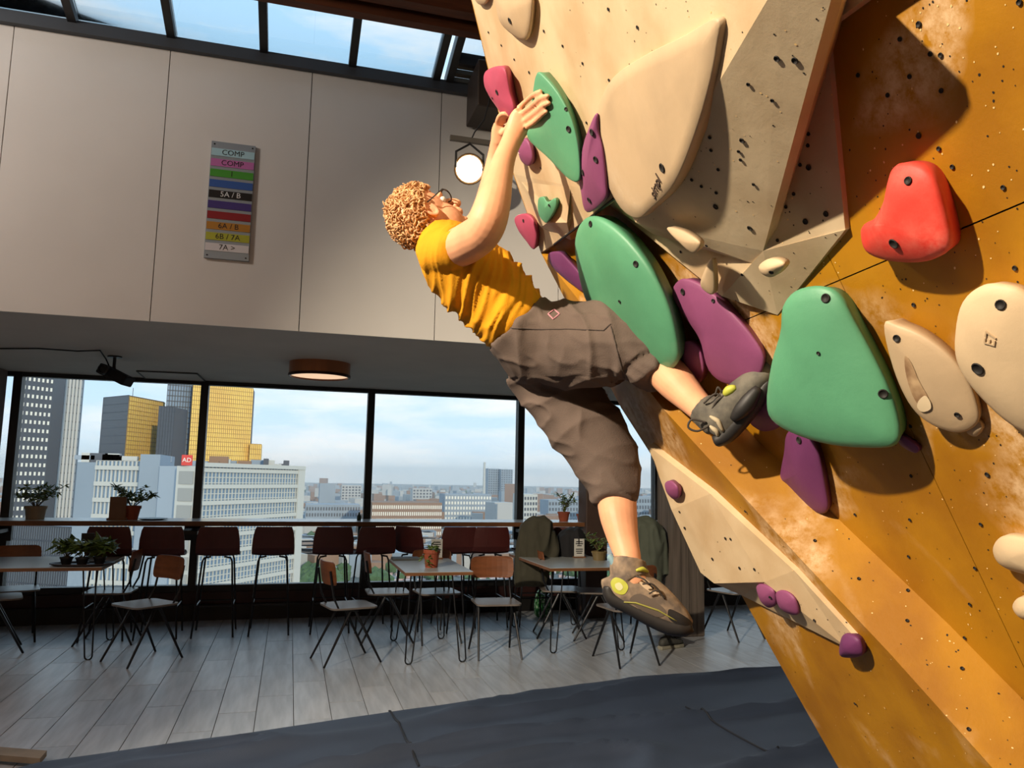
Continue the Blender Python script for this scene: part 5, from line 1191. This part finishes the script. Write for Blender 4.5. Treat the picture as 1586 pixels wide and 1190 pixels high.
q = pt2(750, 1450); zt = zat(750, 716, 1450); meta(build('chimney', MB().lathe([(3.2, 0), (2.2, zt-GZ), (1.9, zt-GZ), (1.9, zt-GZ-1)], (q.x, q.y, GZ), 12), m_bwhite), 'thin tall chimney left of the hazy tower pair', 'chimney')
# the endless low city, tree belts and the streets: beyond counting
cs = [MB(), MB(), MB()]; rc = random.Random(12)
for k in range(5200):
    Y = 430*math.exp(rc.random()**1.1*2.2); X = Y*rc.uniform(-.62, 1.15)
    w, d, h = rc.uniform(6, 26), rc.uniform(6, 20), rc.choice((6, 8, 10, 10, 13, 16, 22)) * (1 if rc.random() < .95 else 2.1)
    if Y < 650: h = min(h, 12)
    a = rc.uniform(-.5, .5); cs[k % 3].box((X, Y, GZ+h/2), (w, d, h), Matrix.Rotation(a, 3, 'Z'))
for mb, mt in zip(cs, (m_pgrey, m_brick, m_bgrey)): meta(build('low_city_sprawl', mb, mt), ['pale roofs of the endless low city towards the horizon', 'brown houses of the endless low city towards the horizon', 'blue-grey blocks of the endless low city towards the horizon'][len([o for o in bpy.data.objects if o.name.startswith('low_city')])-1], 'city', kind='stuff')
tr = MB(); 
ico = bmesh.new(); bmesh.ops.create_icosphere(ico, subdivisions=1, radius=1); iv = [v.co.copy() for v in ico.verts]; if_ = [tuple(v.index for v in f.verts) for f in ico.faces]; ico.free()
for k in range(2600):
    if k < 500: v = onZ(rc.gauss(492, 16), rc.uniform(850, 935), GZ); X, Y = v.x, v.y
    else: Y = 330*math.exp(rc.random()*2.3); X = Y*rc.uniform(-.6, 1.1)
    s = rc.uniform(2.2, 5.0); tr.add([Vector((X+v.x*s, Y+v.y*s, GZ+s*.9+v.z*s*1.1)) for v in iv], if_)
meta(build('tree_belt', tr, mat('hazy_tree_green', (70, 96, 58), .9, var=.2, vscale=.2)), 'green trees lining the streets between the distant houses', 'trees', kind='stuff')
m_road = mat('pale_asphalt', (158, 160, 160), .8)
def road(pxs, w, label, z=.3):
    P_ = [onZ(x, y, GZ) for x, y in pxs]; mb = MB(); L_, R_ = [], []
    for i, p in enumerate(P_):
        d = (P_[min(i+1, len(P_)-1)]-P_[max(i-1, 0)]).normalized(); s = Vector((d.y, -d.x, 0)); L_.append(p+s*w/2+Vector((0, 0, z))); R_.append(p-s*w/2+Vector((0, 0, z)))
    n = len(P_); mb.add(L_+R_+[v-Vector((0, 0, z+.5)) for v in L_+R_], [(i, i+1, n+i+1, n+i) for i in range(n-1)]+[(i, i+1, 2*n+i+1, 2*n+i) for i in range(n-1)]+[(n+i, n+i+1, 3*n+i+1, 3*n+i) for i in range(n-1)])
    meta(build('road', mb, m_road), label, 'road')
road([(468, 912), (520, 885), (590, 862), (700, 850), (860, 842)], 14, 'pale main road curving behind the bar stools'); road([(560, 930), (640, 880), (760, 872), (1000, 860)], 9, 'narrower road running behind the right-hand tables')
# parked and moving traffic is too small to tell apart
cars = MB()
for k in range(240):
    x = rc.uniform(590, 930); v = onZ(x, rc.uniform(852, 905), GZ); cars.box((v.x, v.y, GZ+1.0), (rc.uniform(3.5, 5), 1.9, 1.5), Matrix.Rotation(rc.uniform(-.2, .2), 3, 'Z'))
meta(build('traffic', cars, mat('mixed_car_paint', (150, 90, 80), .4, rgb2=(210, 210, 214), vscale=.15)), 'rows of tiny cars on the streets below the counter', 'cars', kind='stuff')
# haze over the city
hz = bpy.data.materials.new('city_haze'); hz.use_nodes = True; t = hz.node_tree; t.nodes.clear()
vsn = N(t, 'ShaderNodeVolumeScatter'); vsn.inputs['Color'].default_value = (.86, .93, 1, 1); vsn.inputs['Density'].default_value = .00022; vsn.inputs['Anisotropy'].default_value = .2
out = N(t, 'ShaderNodeOutputMaterial'); t.links.new(vsn.outputs[0], out.inputs['Volume'])
meta(bx('haze', -3400, 5100, 210, 5900, GZ-.5, 70, hz), 'pale blue haze lying over the city', 'haze', kind='stuff')
